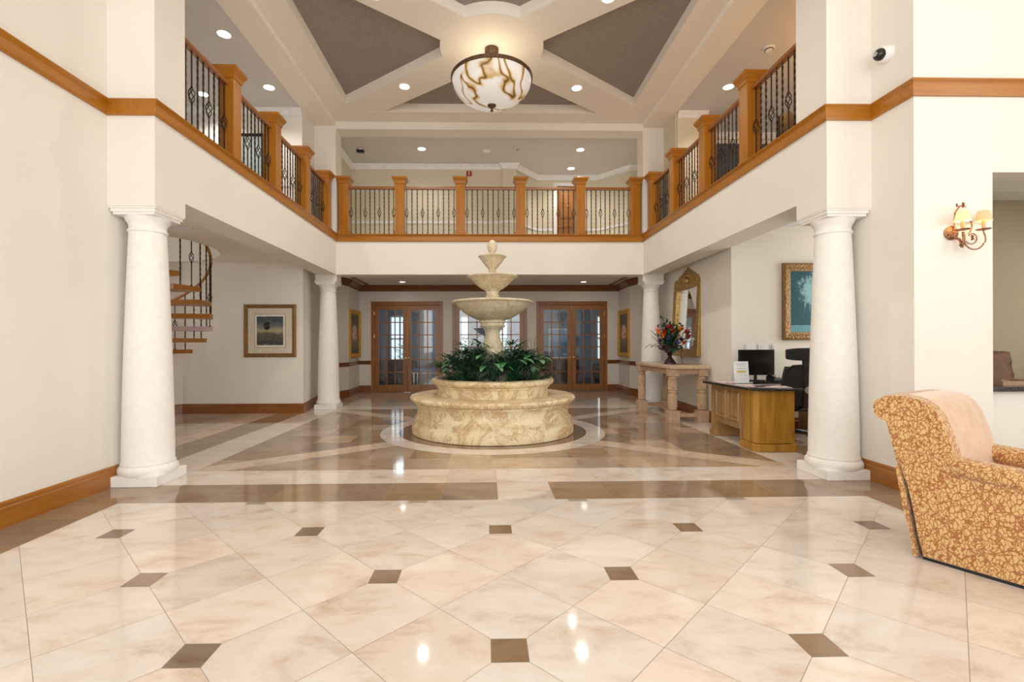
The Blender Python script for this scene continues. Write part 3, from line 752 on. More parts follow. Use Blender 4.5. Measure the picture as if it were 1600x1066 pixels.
# ------------------------------------------------------------------ glazed doors
def french(cx, w, idx, label):
    """pair of 18-pane doors centred on cx; w = opening width"""
    t = bpy.data.objects.new('door_%d' % idx, None); COL.objects.link(t); t.location = (cx,13.78,0); t['kind'] = 'structure'
    h = w/2; H = 2.50
    m = MB(); m.box(-h-.09,-h,-.025,.02,0,H+.09); m.box(h,h+.09,-.025,.02,0,H+.09); m.box(-h,h,-.025,.02,H,H+.09); m.box(-h-.1,h+.1,-.035,.02,H+.075,H+.10)
    m.build('door_casing', M['doorZ'], t, bevel=.004)
    for sg in (-1, 1):
        x0, x1 = (-h+.005,-.004) if sg < 0 else (.004,h-.005)
        st_, tr, br = .115, .135, .20
        m = MB(); m.box(x0,x0+st_,.0,.045,.01,H-.005); m.box(x1-st_,x1,.0,.045,.01,H-.005); m.box(x0+st_,x1-st_,.0,.045,H-.005-tr,H-.005); m.box(x0+st_,x1-st_,.0,.045,.01,.01+br)
        gx0, gx1, gz0, gz1 = x0+st_, x1-st_, .01+br, H-.005-tr
        for i in (1,2): x = gx0+(gx1-gx0)*i/3; m.box(x-.0135,x+.0135,.004,.041,gz0,gz1)
        for i in range(1,6): z = gz0+(gz1-gz0)*i/6; m.box(gx0,gx1,.004,.041,z-.0135,z+.0135)
        leaf = m.build('door_leaf', M['doorZ'], t)
        m = MB(); m.box(gx0,gx1,.020,.024,gz0,gz1); m.build('glass', M['glass'], leaf)
        hx = -.055*1 if sg < 0 else .055
        m = MB(); m.lathe([(.024,-.002),(.026,-.012),(.012,-.016),(.010,-.045)], (hx,0,.98), 16, axis='Y'); m.tube([(hx,-.045,.98),(hx+sg*.04,-.05,.985),(hx+sg*.10,-.045,.972)], .009, 8)
        m.build('handle', M['brass'], leaf, smooth=True)
        if sg < 0:
            m = MB(); m.lathe([(.022,-.002),(.022,-.014),(.01,-.02)], (hx,0,1.15), 14, axis='Y'); m.build('deadbolt', M['brass'], leaf)
        ex = x0-.006 if sg < 0 else x1+.006
        for z in (.25,.95,1.6,2.25):
            m = MB(); m.tube([(ex,-.028,z-.05),(ex,-.028,z+.05)], .010, 8); m.build('hinge', M['brass'], leaf)
    return t
french(-2.375, 1.87, 1, ''); french(0.0, 1.97, 2, ''); french(2.375, 1.87, 3, '')
m = MB(); m.box(-2.47,-2.28,13.70,13.755,.0015,.012); m.lathe([(.02,0),(.02,.03),(.008,.04)], (-2.375,13.73,.012), 12); tag(m.build('door_stop', M['steel']), 'small chrome floor plate at the foot of the left glazed doors', 'door stop')

# back room beyond the doors
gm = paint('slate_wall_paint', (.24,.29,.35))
m = MB(); m.box(-7,-6.8,13.95,19.5,0,3.3); m.box(6.8,7,13.95,19.5,0,3.3)
WX = [(-5.6,-4.75),(-3.95,-3.2),(-1.45,-.80),(.35,.75),(4.4,5.2)]
xx = [-7.]
for a, b in WX: xx += [a, b]
xx.append(7.)
for i in range(0, len(xx), 2): m.box(xx[i], xx[i+1], 19.3, 19.5, 0, 3.3)
for a, b in WX: m.box(a,b,19.3,19.5,0,.75); m.box(a,b,19.3,19.5,2.5,3.3)
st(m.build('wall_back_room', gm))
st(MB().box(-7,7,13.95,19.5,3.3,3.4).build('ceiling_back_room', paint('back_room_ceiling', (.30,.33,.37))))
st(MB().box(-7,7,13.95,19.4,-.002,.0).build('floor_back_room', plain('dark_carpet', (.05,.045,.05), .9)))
for k, (a, b) in enumerate(WX):
    w = bpy.data.objects.new('window_%d' % (k+1), None); COL.objects.link(w); w.location = (0,19.3,0); w['kind'] = 'structure'
    m = MB()
    for x in (a, (a+b)/2, b): m.box(x-.03,x+.03,-.02,.06,.75,2.5)
    for z in (.75,1.6,2.5): m.box(a,b,-.02,.06,z-.03,z+.03)
    m.build('window_frame', M['white'], w)
    m = MB(); m.box(a,b,.02,.025,.75,2.5); m.build('pane', M['glass'], w)
def sofa(x, y, rz, label):
    t = thing('sofa', label, 'sofa', (x,y,0), rz)
    m = MB(); m.box(-.95,.95,-.42,.42,.08,.42); m.build('base', M['fabric_dark'], t, bevel=.03)
    m = MB(); m.box(-.95,.95,.22,.44,.40,.85); m.build('backrest', M['fabric_dark'], t, bevel=.05)
    for s in (-1,1):
        m = MB(); m.box(s*.85-.1,s*.85+.1,-.42,.40,.40,.62); m.build('armrest', M['fabric_dark'], t, bevel=.04)
        m = MB(); m.box(s*.38-.36,s*.38+.36,-.42,.2,.42,.54); m.build('seat_cushion', M['fabric_dark'], t, bevel=.04)
sofa(2.2, 16.2, 0, 'dark sofa seen through the right glazed doors')
sofa(4.3, 17.2, R(-90), 'dark sofa against the wall, seen through the rightmost glazed leaf')
sofa(-3.4, 16.6, R(180), 'dark sofa seen through the left glazed doors')
t = thing('low_table', 'low table with blue and white top seen through the left glazed doors', 'table', (-1.9,15.8,0))
m = MB(); m.box(-.6,.6,-.45,.45,.50,.56); m.build('table_top', plain('blue_cloth', (.05,.16,.42), .6), t)
m = MB(); m.box(-.62,.62,-.47,.47,.44,.50); m.build('table_rail', M['white'], t)
for sx in (-1,1):
    for sy in (-1,1): m = MB(); m.tube([(sx*.52,sy*.38,0),(sx*.52,sy*.38,.44)], .03, 8); m.build('leg', M['steel'], t)
t = NT('blue_seascape'); n = t.noise(t.coord('Generated', scale=(1,1,6)), 2, 4); sz = t.sep(t.coord('Generated'))[2]
t.set(col=t.ramp(t.math('ADD', sz, t.math('MULTIPLY', n, .2)), [(.2,(.02,.14,.26)),(.6,(.03,.25,.42)),(.7,(.25,.45,.6)),(1,(.35,.55,.7))]), rough=.4)
pt = thing('framed_picture', 'blue seascape picture seen through the right glazed doors', 'picture', (2.95,19.27,1.35))
m = MB(); m.box(-.48,.48,-.02,.0,-.5,.6); m.build('canvas', t.mat, pt)
m = MB(); m.box(-.53,-.48,-.03,.02,-.55,.65); m.box(.48,.53,-.03,.02,-.55,.65); m.box(-.48,.48,-.03,.02,-.55,-.5); m.box(-.48,.48,-.03,.02,.6,.65); m.build('frame', M['white'], pt)
point('back_room_fill', (1.5,16.5,2.9), 45, (.75,.87,1), .3); point('back_room_fill', (-3,16.5,2.9), 18, (.75,.87,1), .3)  # unseen bluish point lights added to brighten the room beyond the doors
# planting outside the far windows
def shrub(x, y, h, label):
    m = MB(); rnd = random.Random(int(x*10))
    for k in range(160):
        a = rnd.uniform(0,2*PI); r = rnd.uniform(0,.6); z = rnd.uniform(.1,h)
        leaf_strip(m, (r*math.cos(a), r*math.sin(a), z), (math.cos(a),math.sin(a),.7), .28, .07, 1., 3)
    m.tube([(0,0,0),(0,0,h*.8)], .03, 6)
    o = m.build('shrub', M['leafl'], recalc=False); o.location = (x,y,0); tag(o, label, 'shrub', 'shrubs outside the far windows')
shrub(-3.6,20.6,1.5,'green shrub outside, seen through the left glazed doors'); shrub(-1.0,20.6,1.7,'green shrub outside, seen through the centre glazed doors left of the fountain stem')
shrub(.7,20.6,1.6,'green shrub outside, seen through the centre glazed doors right of the fountain stem')
st(MB().box(-14,14,19.5,30,-.1,-.01).build('ground_outside', plain('paving', (.45,.45,.42), .8)))

# ------------------------------------------------------------------ upper back door, signs
dt = bpy.data.objects.new('door_4', None); COL.objects.link(dt); dt.location = (2.14,13.07,3.6); dt['kind'] = 'structure'
m = MB(); m.box(-.41,-.30,-.03,.0,0,2.19); m.box(.30,.41,-.03,.0,0,2.19); m.box(-.30,.30,-.03,.0,2.10,2.19); m.build('door_casing', M['white'], dt)
m = MB(); m.box(-.30,.30,.01,.05,0,2.10)
for z0, z1 in ((.15,.85),(.95,1.12),(1.22,1.95)):
    for x0, x1 in ((-.22,.22),): m.box(x0,x1,-.004,.02,z0,z1); m.box(x0+.03,x1-.03,-.012,.02,z0+.03,z1-.03)
leaf = m.build('door_leaf', M['doorZ'], dt)
m = MB(); m.lathe([(.02,0),(.03,-.02),(.01,-.05),(.028,-.06),(.02,-.085)], (-.25,.01,.98), 12, axis='Y'); m.build('handle', M['brass'], leaf)
m = MB(); m.box(-.02,.02,-.02,0,1.50,1.58); m.sphere((0,-.03,1.55), .03, 10); m.build('knocker', M['brass'], leaf)
t = thing('fire_alarm', 'small dark red wall alarm with a pale bar above the back balcony railing', 'fire alarm', (-.53,12.3,5.75))
m = MB(); m.box(-.065,.065,-.04,0,-.06,.06); m.build('housing', M['red'], t, bevel=.004)
m = MB(); m.box(-.011,.011,-.048,-.04,-.045,.045); m.build('strobe', M['whitepl'], t)
m = MB(); m.lathe([(.0,-.035),(.06,-.03),(.085,-.012),(.095,0)], (-.08,11.4,5.98), 24, cap=False); tag(m.build('smoke_detector', M['whitepl'], smooth=True), 'round white smoke detector in the grey back corridor ceiling', 'smoke detector')
m = MB(); m.lathe([(.0,-.02),(.02,-.02),(.035,0)], (.65,11.32,5.98), 16, cap=False); tag(m.build('sprinkler_head', M['steel']), 'tiny sprinkler head in the back corridor ceiling', 'sprinkler')
t = thing('security_camera', 'small dark camera on the ceiling at the left end of the back corridor', 'camera', (-3.05,11.3,5.98))
m = MB(); m.lathe([(.04,0),(.04,-.02),(.02,-.05)], seg=14); m.build('mount', M['whitepl'], t)
m = MB(); m.bar((-.08,0,-.06),(.09,-.02,-.08), .06, .06); m.build('housing', M['black'], t)
t = thing('smoke_detector', 'round cream smoke detector on the right walkway ceiling by the warm glow', 'smoke detector', (4.33,7.37,5.98))
m = MB(); m.lathe([(.0,-.05),(.05,-.048),(.06,-.03),(.08,-.025),(.085,0)], seg=24, cap=False); m.build('housing', M['whitepl'], t, smooth=True)
m = MB(); m.lathe([(.065,-.028),(.068,-.036),(.06,-.04)], seg=24, cap=False); m.build('vent_band', M['fabric_dark'], t)
# dome camera on the right wall
t = thing('dome_camera', 'white wall camera with black lens high on the right wall', 'camera', (3.70,4.43,4.085))
m = MB(); m.lathe([(.075,0),(.075,-.03),(.066,-.07),(.055,-.09)], seg=28, axis='X'); m.build('housing', M['whitepl'], t, smooth=True)
m = MB(); m.sphere((-.085,-.012,-.012), .055, 16); m.build('lens_dome', M['screen'], t, smooth=True)
m = MB(); m.lathe([(.022,0),(.022,-.012),(.012,-.014)], (-.135,-.02,-.014), 14, axis='X'); m.build('lens', M['steel'], t)
# outlets
def plate(name, label, x, y, z, wall='Y', gang=1, toggles=True):
    t = thing(name, label, 'outlet' if 'outlet' in name else 'switch', (x,y,z)); w = .036+.023*(gang-1)*1.9
    m = MB()
    if wall == 'Y': m.box(-w,w,-.006,0,-.058,.058)
    else: m.box(-.006,0,-w,w,-.058,.058)
    m.build('cover_plate', M['whitepl'], t, bevel=.002)
    for g in range(gang):
        c = (g-(gang-1)/2)*.046*1.9/1.9
        m = MB()
        if wall == 'Y': m.box(c-.014,c+.014,-.010,-.004,-.03,.03)
        else: m.box(-.010,-.004,c-.014,c+.014,-.03,.03)
        m.build('rocker' if 'switch' in name else 'socket', M['white'], t)
plate('wall_outlet', 'white outlet low on the wall left of the left glazed doors', -3.56,13.78,.42)
plate('wall_outlet', 'white outlet low on the side wall below the right gold-framed picture', 3.705,12.9,.43,'X')
plate('light_switch', 'white switch plate above the monitor, leftmost of three', 4.02,7.355,1.285,'Y',2)
plate('light_switch', 'white switch plate above the monitor, middle of three', 4.22,7.355,1.285,'Y',2)
plate('light_switch', 'white switch plate above the monitor, rightmost of three', 4.40,7.355,1.285,'Y',1)

# ------------------------------------------------------------------ framed art
def frame_parts(t, w, h, fw, d, mat, artmat, mat_board=None, nm='picture'):
    """local: x width, z height, front = -y"""
    m = MB()
    def ringf(w, h, fw, y0, y1):
        m.box(-w/2,-w/2+fw,y0,y1,-h/2,h/2); m.box(w/2-fw,w/2,y0,y1,-h/2,h/2); m.box(-w/2+fw,w/2-fw,y0,y1,h/2-fw,h/2); m.box(-w/2+fw,w/2-fw,y0,y1,-h/2,-h/2+fw)
    # mitred moulded frame
    prof_ = [(0,0),(0,-d*.7),(.25*fw,-d),(.55*fw,-d*.92),(.7*fw,-d*.6),(fw,-d*.5),(fw,0)]
    cs = [(-1,-1),(1,-1),(1,1),(-1,1)]; n = len(prof_); vs = []
    for sx, sz in cs:
        for o, y in prof_: vs.append((sx*(w/2-o), y, sz*(h/2-o)))
    fs = [(i*n+j, ((i+1)%4)*n+j, ((i+1)%4)*n+(j+1)%n, i*n+(j+1)%n) for i in range(4) for j in range(n)]
    m.add(vs, fs); m.build('frame', mat, t)
    return m
# landscape, left aisle
t = NT('misty_landscape'); g = t.coord('Generated'); sx, sy_, sz = t.sep(g)[0], t.sep(g)[1], t.sep(g)[2]
n = t.noise(g, 4, 5, .6); n2 = t.noise(t.coord('Generated', scale=(2,1,5)), 2.5, 5)
sky = t.ramp(t.math('ADD', sz, t.math('MULTIPLY', n, .35)), [(.3,(.05,.055,.04)),(.55,(.12,.11,.07)),(.68,(.42,.38,.2)),(.85,(.16,.18,.19)),(1.15,(.06,.08,.10))])
dx = t.math('MULTIPLY', t.math('SUBTRACT', sx, .38), 2.6); dz = t.math('MULTIPLY', t.math('SUBTRACT', sz, .66), 3.2)
d2 = t.math('ADD', t.math('MULTIPLY', dx, dx), t.math('MULTIPLY', dz, dz)); tree = t.ramp(t.math('ADD', d2, t.math('MULTIPLY', t.math('SUBTRACT', n, .5), .6)), [(.12,1),(.2,0)])
c = t.mix(tree, sky, (.012,.012,.012)); c = t.mix(t.ramp(n2, [(.56,0),(.64,.55)]), c, (.25,.25,.21))
t.set(col=c, rough=.3); LAND = t.mat
pt = thing('framed_picture', 'small dark misty landscape with cream mat in brown frame by the spiral stair', 'picture', (-4.393,9.598,1.642))
frame_parts(pt, 1.02, 1.045, .075, .045, M['pframe'], None)
m = MB(); m.box(-.45,.45,-.014,-.004,-.46,.46); m.build('mat_board', plain('cream_mat', (.68,.62,.50), .8), pt)
m = MB(); m.box(-.305,.305,-.017,-.0145,-.335,.335); m.build('fillet', plain('brown_fillet', (.32,.19,.08), .5), pt)
m = MB(); m.box(-.295,.295,-.019,-.0165,-.325,.325); m.build('inner_mat', plain('white_mat', (.80,.78,.70), .8), pt)
m = MB(); m.box(-.26,.26,-.022,-.0185,-.285,.285); m.build('print', LAND, pt)
# teal picture, right alcove
t = NT('teal_blossom_picture'); g = t.coord('Generated'); sx, sz = t.sep(g)[0], t.sep(g)[2]
n = t.noise(g, 9, 6, .7); dx = t.math('MULTIPLY', t.math('SUBTRACT', sx, .47), 3.0); dz = t.math('MULTIPLY', t.math('SUBTRACT', sz, .70), 3.6)
d2 = t.math('SQRT', t.math('ADD', t.math('MULTIPLY', dx, dx), t.math('MULTIPLY', dz, dz)))
bl = t.ramp(t.math('ADD', d2, t.math('MULTIPLY', t.math('SUBTRACT', n, .5), 2.4)), [(.55,.85),(.75,.35),(.95,0)])
col2 = t.noise(t.coord('Generated', scale=(14,1,1.6)), 1.5, 3)
dr = t.math('MULTIPLY', t.ramp(col2, [(.55,0),(.62,1)]), t.math('MULTIPLY', t.ramp(sz, [(.30,0),(.42,.8),(.7,.8),(.8,0)]), t.ramp(t.math('ABSOLUTE', dx), [(.5,1),(.9,0)])))
dr = t.math('MULTIPLY', dr, t.ramp(n, [(.42,0),(.55,1)]))
c = t.mix(t.math('MAXIMUM', bl, dr), (.006,.085,.12), (.30,.55,.60)); c = t.mix(t.ramp(t.math('ADD', sz, t.math('MULTIPLY', n, .02)), [(.125,1),(.135,0)]), c, (.12,.34,.44))
t.set(col=c, rough=.35); TEAL = t.mat
pt = thing('framed_picture', 'large teal picture of pale blossom in carved brown frame behind the right column', 'picture', (5.03,7.37,2.008))
frame_parts(pt, 1.02, 1.20, .125, .06, M['pframe'], None)
m = MB(); m.box(-.39,.39,-.02,-.008,-.48,.48); m.build('print', TEAL, pt)
# two gilt pictures in the vestibule
t = NT('flower_still_life'); g = t.coord('Generated'); sy_, sz = t.sep(g)[0], t.sep(g)[2]
n = t.noise(t.coord('Generated', scale=(1,1,2.2)), 6, 5, .65)
dx = t.math('MULTIPLY', t.math('SUBTRACT', sy_, .5), 2.6); dz = t.math('MULTIPLY', t.math('SUBTRACT', sz, .52), 4.2)
d2 = t.math('ADD', t.math('MULTIPLY', dx, dx), t.math('MULTIPLY', dz, dz))
c = t.ramp(t.math('ADD', sz, t.math('MULTIPLY', n, .25)), [(.2,(.04,.03,.03)),(.4,(.15,.10,.045)),(.75,(.12,.10,.06)),(.95,(.035,.022,.025))])
c = t.mix(t.ramp(d2, [(.55,.85),(.8,0)]), c, t.ramp(n, [(.38,(.18,.03,.015)),(.48,(.75,.42,.28)),(.6,(.85,.62,.42)),(.66,(.35,.08,.03))]))
t.set(col=c, rough=.35); STILL = t.mat
for x, rz, lb in ((-3.712,PI/2,'tall gold-framed flower picture on the left vestibule wall'),(3.722,-PI/2,'tall gold-framed flower picture on the right vestibule wall')):
    pt = thing('framed_picture', lb, 'picture', (x,13.08,1.66), rz*1.0+(.04 if x < 0 else .035)*(-1 if x<0 else -1)*0, 'gilt pictures in the vestibule')
    frame_parts(pt, 1.02, 1.30, .12, .075, M['goldb'], None)
    m = MB(); m.box(-.395,.395,-.03,-.012,-.535,.535); m.build('print', STILL, pt)

# ------------------------------------------------------------------ mirror leaning over the console
mt = thing('wall_mirror', 'tall mirror in carved gold frame with arched crest above the stone console table', 'mirror', (3.775,9.16,1.12), R(-90)-R(-2.2)*0)
mt.rotation_euler = (R(-3.0), 0, R(-90)+.012)
# local: x from -.60..60 along wall, z up, front = -y
w = .60; H = 1.42
m = MB(); FW = .14
for x0, x1, z0, z1 in ((-w,-w+FW,0,1.31),(w-FW,w,0,1.31),(-w+FW,w-FW,0,FW)): m.box(x0,x1,-.075,0,z0,z1)
H1 = 1.30; crest = [(-w,H1),(-w,1.49),(-w+.07,1.53),(-.44,1.52),(-.36,1.58),(-.25,1.60),(-.14,1.66),(-.05,1.68),(0,1.72),(.05,1.68),(.14,1.66),(.25,1.60),(.36,1.58),(.44,1.52),(w-.07,1.53),(w,1.49),(w,H1)]
n = len(crest); m.add([(x,-.072,z) for x, z in crest]+[(x,0,z) for x, z in crest], [tuple(range(n)), tuple(range(2*n-1,n-1,-1))]+[(i,(i+1)%n,n+(i+1)%n,n+i) for i in range(n)])
for k in range(11):
    a = PI*k/10; m.sphere((.30*math.cos(a), -.072, 1.42+.13*math.sin(a)), .022, 8)
m.sphere((0,-.072,1.46), .06, 10, sz=1.2); m.sphere((-.48,-.072,1.43), .035, 8); m.sphere((.48,-.072,1.43), .035, 8)
m.build('frame', M['gold'], mt, bevel=.008)
m = MB(); m.box(-w+FW,w-FW,-.028,-.010,FW,1.31); m.build('glass', M['mirror'], mt)

# ------------------------------------------------------------------ console table
ct = thing('console_table', 'tan carved stone console table with cream top under the gold mirror', 'table', (3.37,9.0,0), R(.6))
m = MB(); m.box(-.345,.345,-.93,.93,.925,.985); m.build('table_top', M['stonetop'], ct, bevel=.012)
m = MB(); m.box(-.30,-.24,-.80,.80,.83,.925); m.box(.24,.30,-.80,.80,.83,.925); m.box(-.24,.24,-.84,-.78,.83,.925); m.box(-.24,.24,.78,.84,.83,.925)
m.build('apron', M['stonetan'], ct, bevel=.005)
m = MB(); m.box(-.24,.24,-.82,-.76,.09,.15); m.box(-.24,.24,.76,.82,.09,.15); m.box(-.03,.03,-.76,.76,.09,.15); m.build('stretcher', M['stonetan'], ct, bevel=.005)
# carved lattice leg: square foot, two turned drums with diamond relief
t = NT('carved_tan_stone'); g = t.node('ShaderNodeTexCoord').outputs['Object']
t.set(col=(.55,.38,.25), rough=.65)
v = t.coord(); t.set(col=t.ramp(t.noise(v, 20, 4), [(.3,(.46,.31,.20)),(.7,(.60,.43,.29))])); M['carved'] = t.mat
def leg_mesh():
    m = MB(); m.box(-.095,.095,-.085,.085,0,.19); m.box(-.085,.085,-.075,.075,.19,.205)
    m.box(-.08,.08,-.08,.08,.80,.925)
    m.lathe([(.05,.205),(.072,.225),(.075,.245),(.065,.255),(.068,.27),(.074,.38),(.068,.49),(.058,.50),(.072,.515),(.072,.535),(.058,.55),(.066,.56),(.072,.64),(.066,.725),(.055,.735),(.070,.75),(.072,.775),(.06,.80)], seg=24)
    for z0, z1 in ((.262,.49),(.556,.728)):
        nr = 5; na = 12; 
        for r_ in range(nr):
            for a_ in range(na):
                z = z0+(z1-z0)*(r_+.5)/nr; a = 2*PI*(a_+(.5 if r_ % 2 else 0))/na; hz = (z1-z0)/nr*.46; ha = PI/na*.9; r0 = .068; r1 = .082
                p = lambda da, dz, rr: (rr*math.cos(a+da), rr*math.sin(a+da), z+dz)
                m.add([p(0,hz*1.7,r0), p(ha,0,r0), p(0,-hz*1.7,r0), p(-ha,0,r0), p(0,0,r1)], [(0,1,4),(1,2,4),(2,3,4),(3,0,4)])
    return m
lm = None
for sx in (-1,1):
    for sy in (-1,1):
        if lm is None: lm = leg_mesh().build('leg', M['carved'], ct); o = lm
        else: o = lm.copy(); COL.objects.link(o); o.parent = ct
        o.location = (sx*.255, sy*.79, 0)

# vase of flowers
vt = thing('urn_vase', 'dark purple footed urn of mixed flowers on the console table', 'vase', (3.30,8.78,.985))
vt.scale = (1.3,1.3,1.25)
m = MB(); m.lathe([(.085,0),(.085,.012),(.07,.04),(.035,.09),(.025,.11),(.03,.125),(.045,.135),(.03,.15),(.06,.17),(.10,.21),(.115,.25),(.125,.265),(.12,.275),(.10,.27),(.09,.2)], seg=28)
for s in (-1,1): m.tube([(s*.10,0,.21),(s*.15,0,.23),(s*.17,0,.265),(s*.13,0,.27)], .009, 8)
m.build('urn', plain('aubergine_glaze', (.045,.018,.028), .25), vt, smooth=True)
rnd = random.Random(5)
FC = dict(orange=(.85,.20,.01), red=(.55,.03,.02), purple=(.10,.03,.18), blue=(.12,.10,.42), pale=(.60,.42,.28), white=(.7,.7,.68), mauve=(.30,.12,.2))
FM = {k: plain('petal_'+k, v, .6) for k, v in FC.items()}
m = MB()
for k in range(70):
    a = rnd.uniform(0,2*PI); el = rnd.uniform(-.1,1.4); d = Vector((math.cos(a)*math.cos(el), math.sin(a)*math.cos(el), math.sin(el))); L = rnd.uniform(.12,.34)
    m.tube([(0,0,.22), tuple(Vector((0,0,.25))+d*L)], .003, 4)
    for q_ in range(4): leaf_strip(m, Vector((0,0,.25))+d*L*(.5+.15*q_), (d.x+rnd.uniform(-.7,.7), d.y+rnd.uniform(-.7,.7), d.z+rnd.uniform(-.4,.7)), rnd.uniform(.07,.13), .035, .8, 3)
m.build('foliage', M['leafd'], vt, recalc=False)
def flower(p, col, r, spiky=False):
    m = MB(); n = 7
    for k in range(n*2):
        a = 2*PI*k/n; el = rnd.uniform(.2,1.0) if k < n else rnd.uniform(.8,1.4)
        leaf_strip(m, p, (math.cos(a)*math.cos(el), math.sin(a)*math.cos(el)-.3, math.sin(el)), r, r*(.25 if spiky else .6), .5, 3)
    m.sphere(p, r*.25, 6); m.build('flower', FM[col], vt, recalc=False)
fl_spec = [(-.22,.46,'orange',.09,1),(-.15,.40,'orange',.08,1),(-.13,.46,'red',.06,0),(.12,.49,'orange',.09,1),(.22,.44,'red',.085,0),(.24,.38,'red',.08,0),(-.04,.52,'red',.07,0),(0,.47,'red',.06,0),
 (-.08,.37,'blue',.06,0),(-.06,.32,'blue',.055,0),(.05,.30,'blue',.05,0),(.08,.40,'pale',.05,0),(.0,.42,'pale',.05,0),(-.20,.33,'purple',.06,0),(-.12,.42,'purple',.05,0),(.15,.35,'purple',.055,0),(.19,.30,'orange',.06,0),(.27,.33,'white',.07,0),(.28,.28,'white',.05,0),(-.22,.54,'mauve',.05,1),(-.24,.28,'white',.05,1),(.06,.36,'mauve',.05,0),(-.18,.25,'mauve',.05,1)]
for x, z, c_, r, sp_ in fl_spec: flower(Vector((x, rnd.uniform(-.16,-.02), z)), c_, r, sp_)
m = MB(); rnd2 = random.Random(3)
for px, pz in ((-.10,.68),(-.09,.60),(-.06,.64),(.05,.60),(.16,.60),(.14,.56)):
    for q_ in range(7): leaf_strip(m, (px+rnd2.uniform(-.03,.03), -.02, pz-.08+rnd2.uniform(0,.08)), (rnd2.uniform(-1,1),rnd2.uniform(-.6,.6),rnd2.uniform(-.2,1)), .06, .035, .5, 3)
    m.tube([(0,0,.25),(px,-.02,pz)], .003, 4)
m.build('eucalyptus_sprig', M['leafd'], vt, recalc=False)
t = thing('acrylic_sign_holder', 'clear acrylic card stand leaning beside the flowers on the console', 'card stand', (3.45,8.52,.985), R(60))
m = MB(); m.bar((-.10,0,.003),(.10,0,.003),.07,.004); m.add([(-.10,0,.0),(.10,0,0),(.10,.06,.24),(-.10,.06,.24),(-.10,.005,.0),(.10,.005,0),(.10,.065,.24),(-.10,.065,.24)], [(0,1,2,3),(7,6,5,4),(0,4,5,1),(1,5,6,2),(2,6,7,3),(3,7,4,0)])
m.build('sheet', M['acryl'], t)

# ------------------------------------------------------------------ reception desk
dk = thing('reception_desk', 'golden maple desk with raised panels and black granite top beside the right column', 'desk', (0,0,0))
ZT = .80
m = MB(); m.prism([(3.15,7.12),(3.19,5.94),(3.25,5.82),(3.83,5.82),(3.83,6.28),(3.64,6.36),(3.64,6.80),(3.80,6.90),(5.0,6.90),(5.0,7.30),(3.76,7.30),(3.66,7.16)], ZT-.035, ZT); m.build('worktop', M['granite'], dk, bevel=.01)
m = MB(); m.prism([(3.31,5.90),(3.76,5.90),(3.76,6.22),(3.27,6.22),(3.27,5.96)], .10, ZT-.035)
m.build('end_cabinet', M['maple'], dk, bevel=.004)
m = MB(); m.prism([(3.295,5.875),(3.785,5.875),(3.785,6.25),(3.245,6.25),(3.245,5.945)], 0, .095); m.build('plinth', M['maple'], dk, bevel=.01)
m = MB(); m.prism([(3.245,6.95),(3.785,6.95),(3.785,7.10),(3.245,7.10)], 0, .095); m.build('plinth', M['maple2'], dk, bevel=.01)
m = MB(); m.box(3.27,3.32,6.272,6.968,.22,ZT-.036); m.build('front_panel', M['maple2'], dk)
m = MB(); m.box(3.262,3.70,6.221,6.271,.096,ZT-.036); m.build('corner_post', M['maple2'], dk)
m = MB(); m.box(3.262,3.70,6.969,7.08,.096,ZT-.036); m.build('corner_post', M['maple2'], dk)
for y0, y1 in ((6.30,6.60),(6.64,6.94)):
    m = MB(); prof_ = [(0,0),(.018,.012),(.03,-.006),(.06,.008)]
    # raised panel: moulded ring and field facing -X
    x = 3.27; z0, z1 = .30,.70; rings = [(0,0.0),(.012,.016),(.026,.016),(.034,.002),(.05,.002),(.075,.014)]
    n = 4; vs = []
    for o, d in rings: vs += [(x-d,y0+o,z0+o),(x-d,y1-o,z0+o),(x-d,y1-o,z1-o),(x-d,y0+o,z1-o)]
    fs = [(i*4+j, i*4+(j+1)%4, (i+1)*4+(j+1)%4, (i+1)*4+j) for i in range(len(rings)-1) for j in range(4)] + [tuple((len(rings)-1)*4+j for j in range(4))]
    m.add(vs, fs); m.build('raised_panel', M['maple2'], dk)
m = MB(); m.box(4.72,4.98,6.93,7.28,0,ZT-.035); m.build('return_cabinet', M['maple2'], dk)
# monitor, sign, papers
mo = thing('computer_monitor', 'large dark monitor on the desk under the white switch plates', 'monitor', (3.94,7.06,ZT), R(2))
m = MB(); m.box(-.275,.275,-.012,.018,.085,.465); m.build('housing', M['black'], mo, bevel=.004)
m = MB(); m.box(-.268,.268,-.0135,-.0118,.092,.458); m.build('display', M['screen'], mo)
m = MB(); m.bar((.0,.03,.0),(.0,.03,.22),.05,.02); m.build('neck', M['black'], mo)
m = MB(); m.box(-.11,.11,-.05,.11,0,.012); m.build('foot', M['black'], mo, bevel=.004)
t = thing('desk_phone', 'black desk telephone beside the monitor, close to the office chair', 'telephone', (4.18,6.99,ZT), R(10))
m = MB(); m.add([(-.09,-.08,0),(.09,-.08,0),(.09,.08,0),(-.09,.08,0),(-.09,-.08,.025),(.09,-.08,.025),(.09,.08,.08),(-.09,.08,.08)], [(3,2,1,0),(4,5,6,7),(0,1,5,4),(1,2,6,5),(2,3,7,6),(3,0,4,7)]); m.build('body', M['black'], t, bevel=.006)
m = MB(); m.bar((-.06,-.06,.05),(-.06,.07,.10),.04,.03); m.build('handset', M['black'], t, bevel=.008)
m = MB(); m.box(0,.07,.0,.04,.055,.075); m.build('display', M['steel'], t)
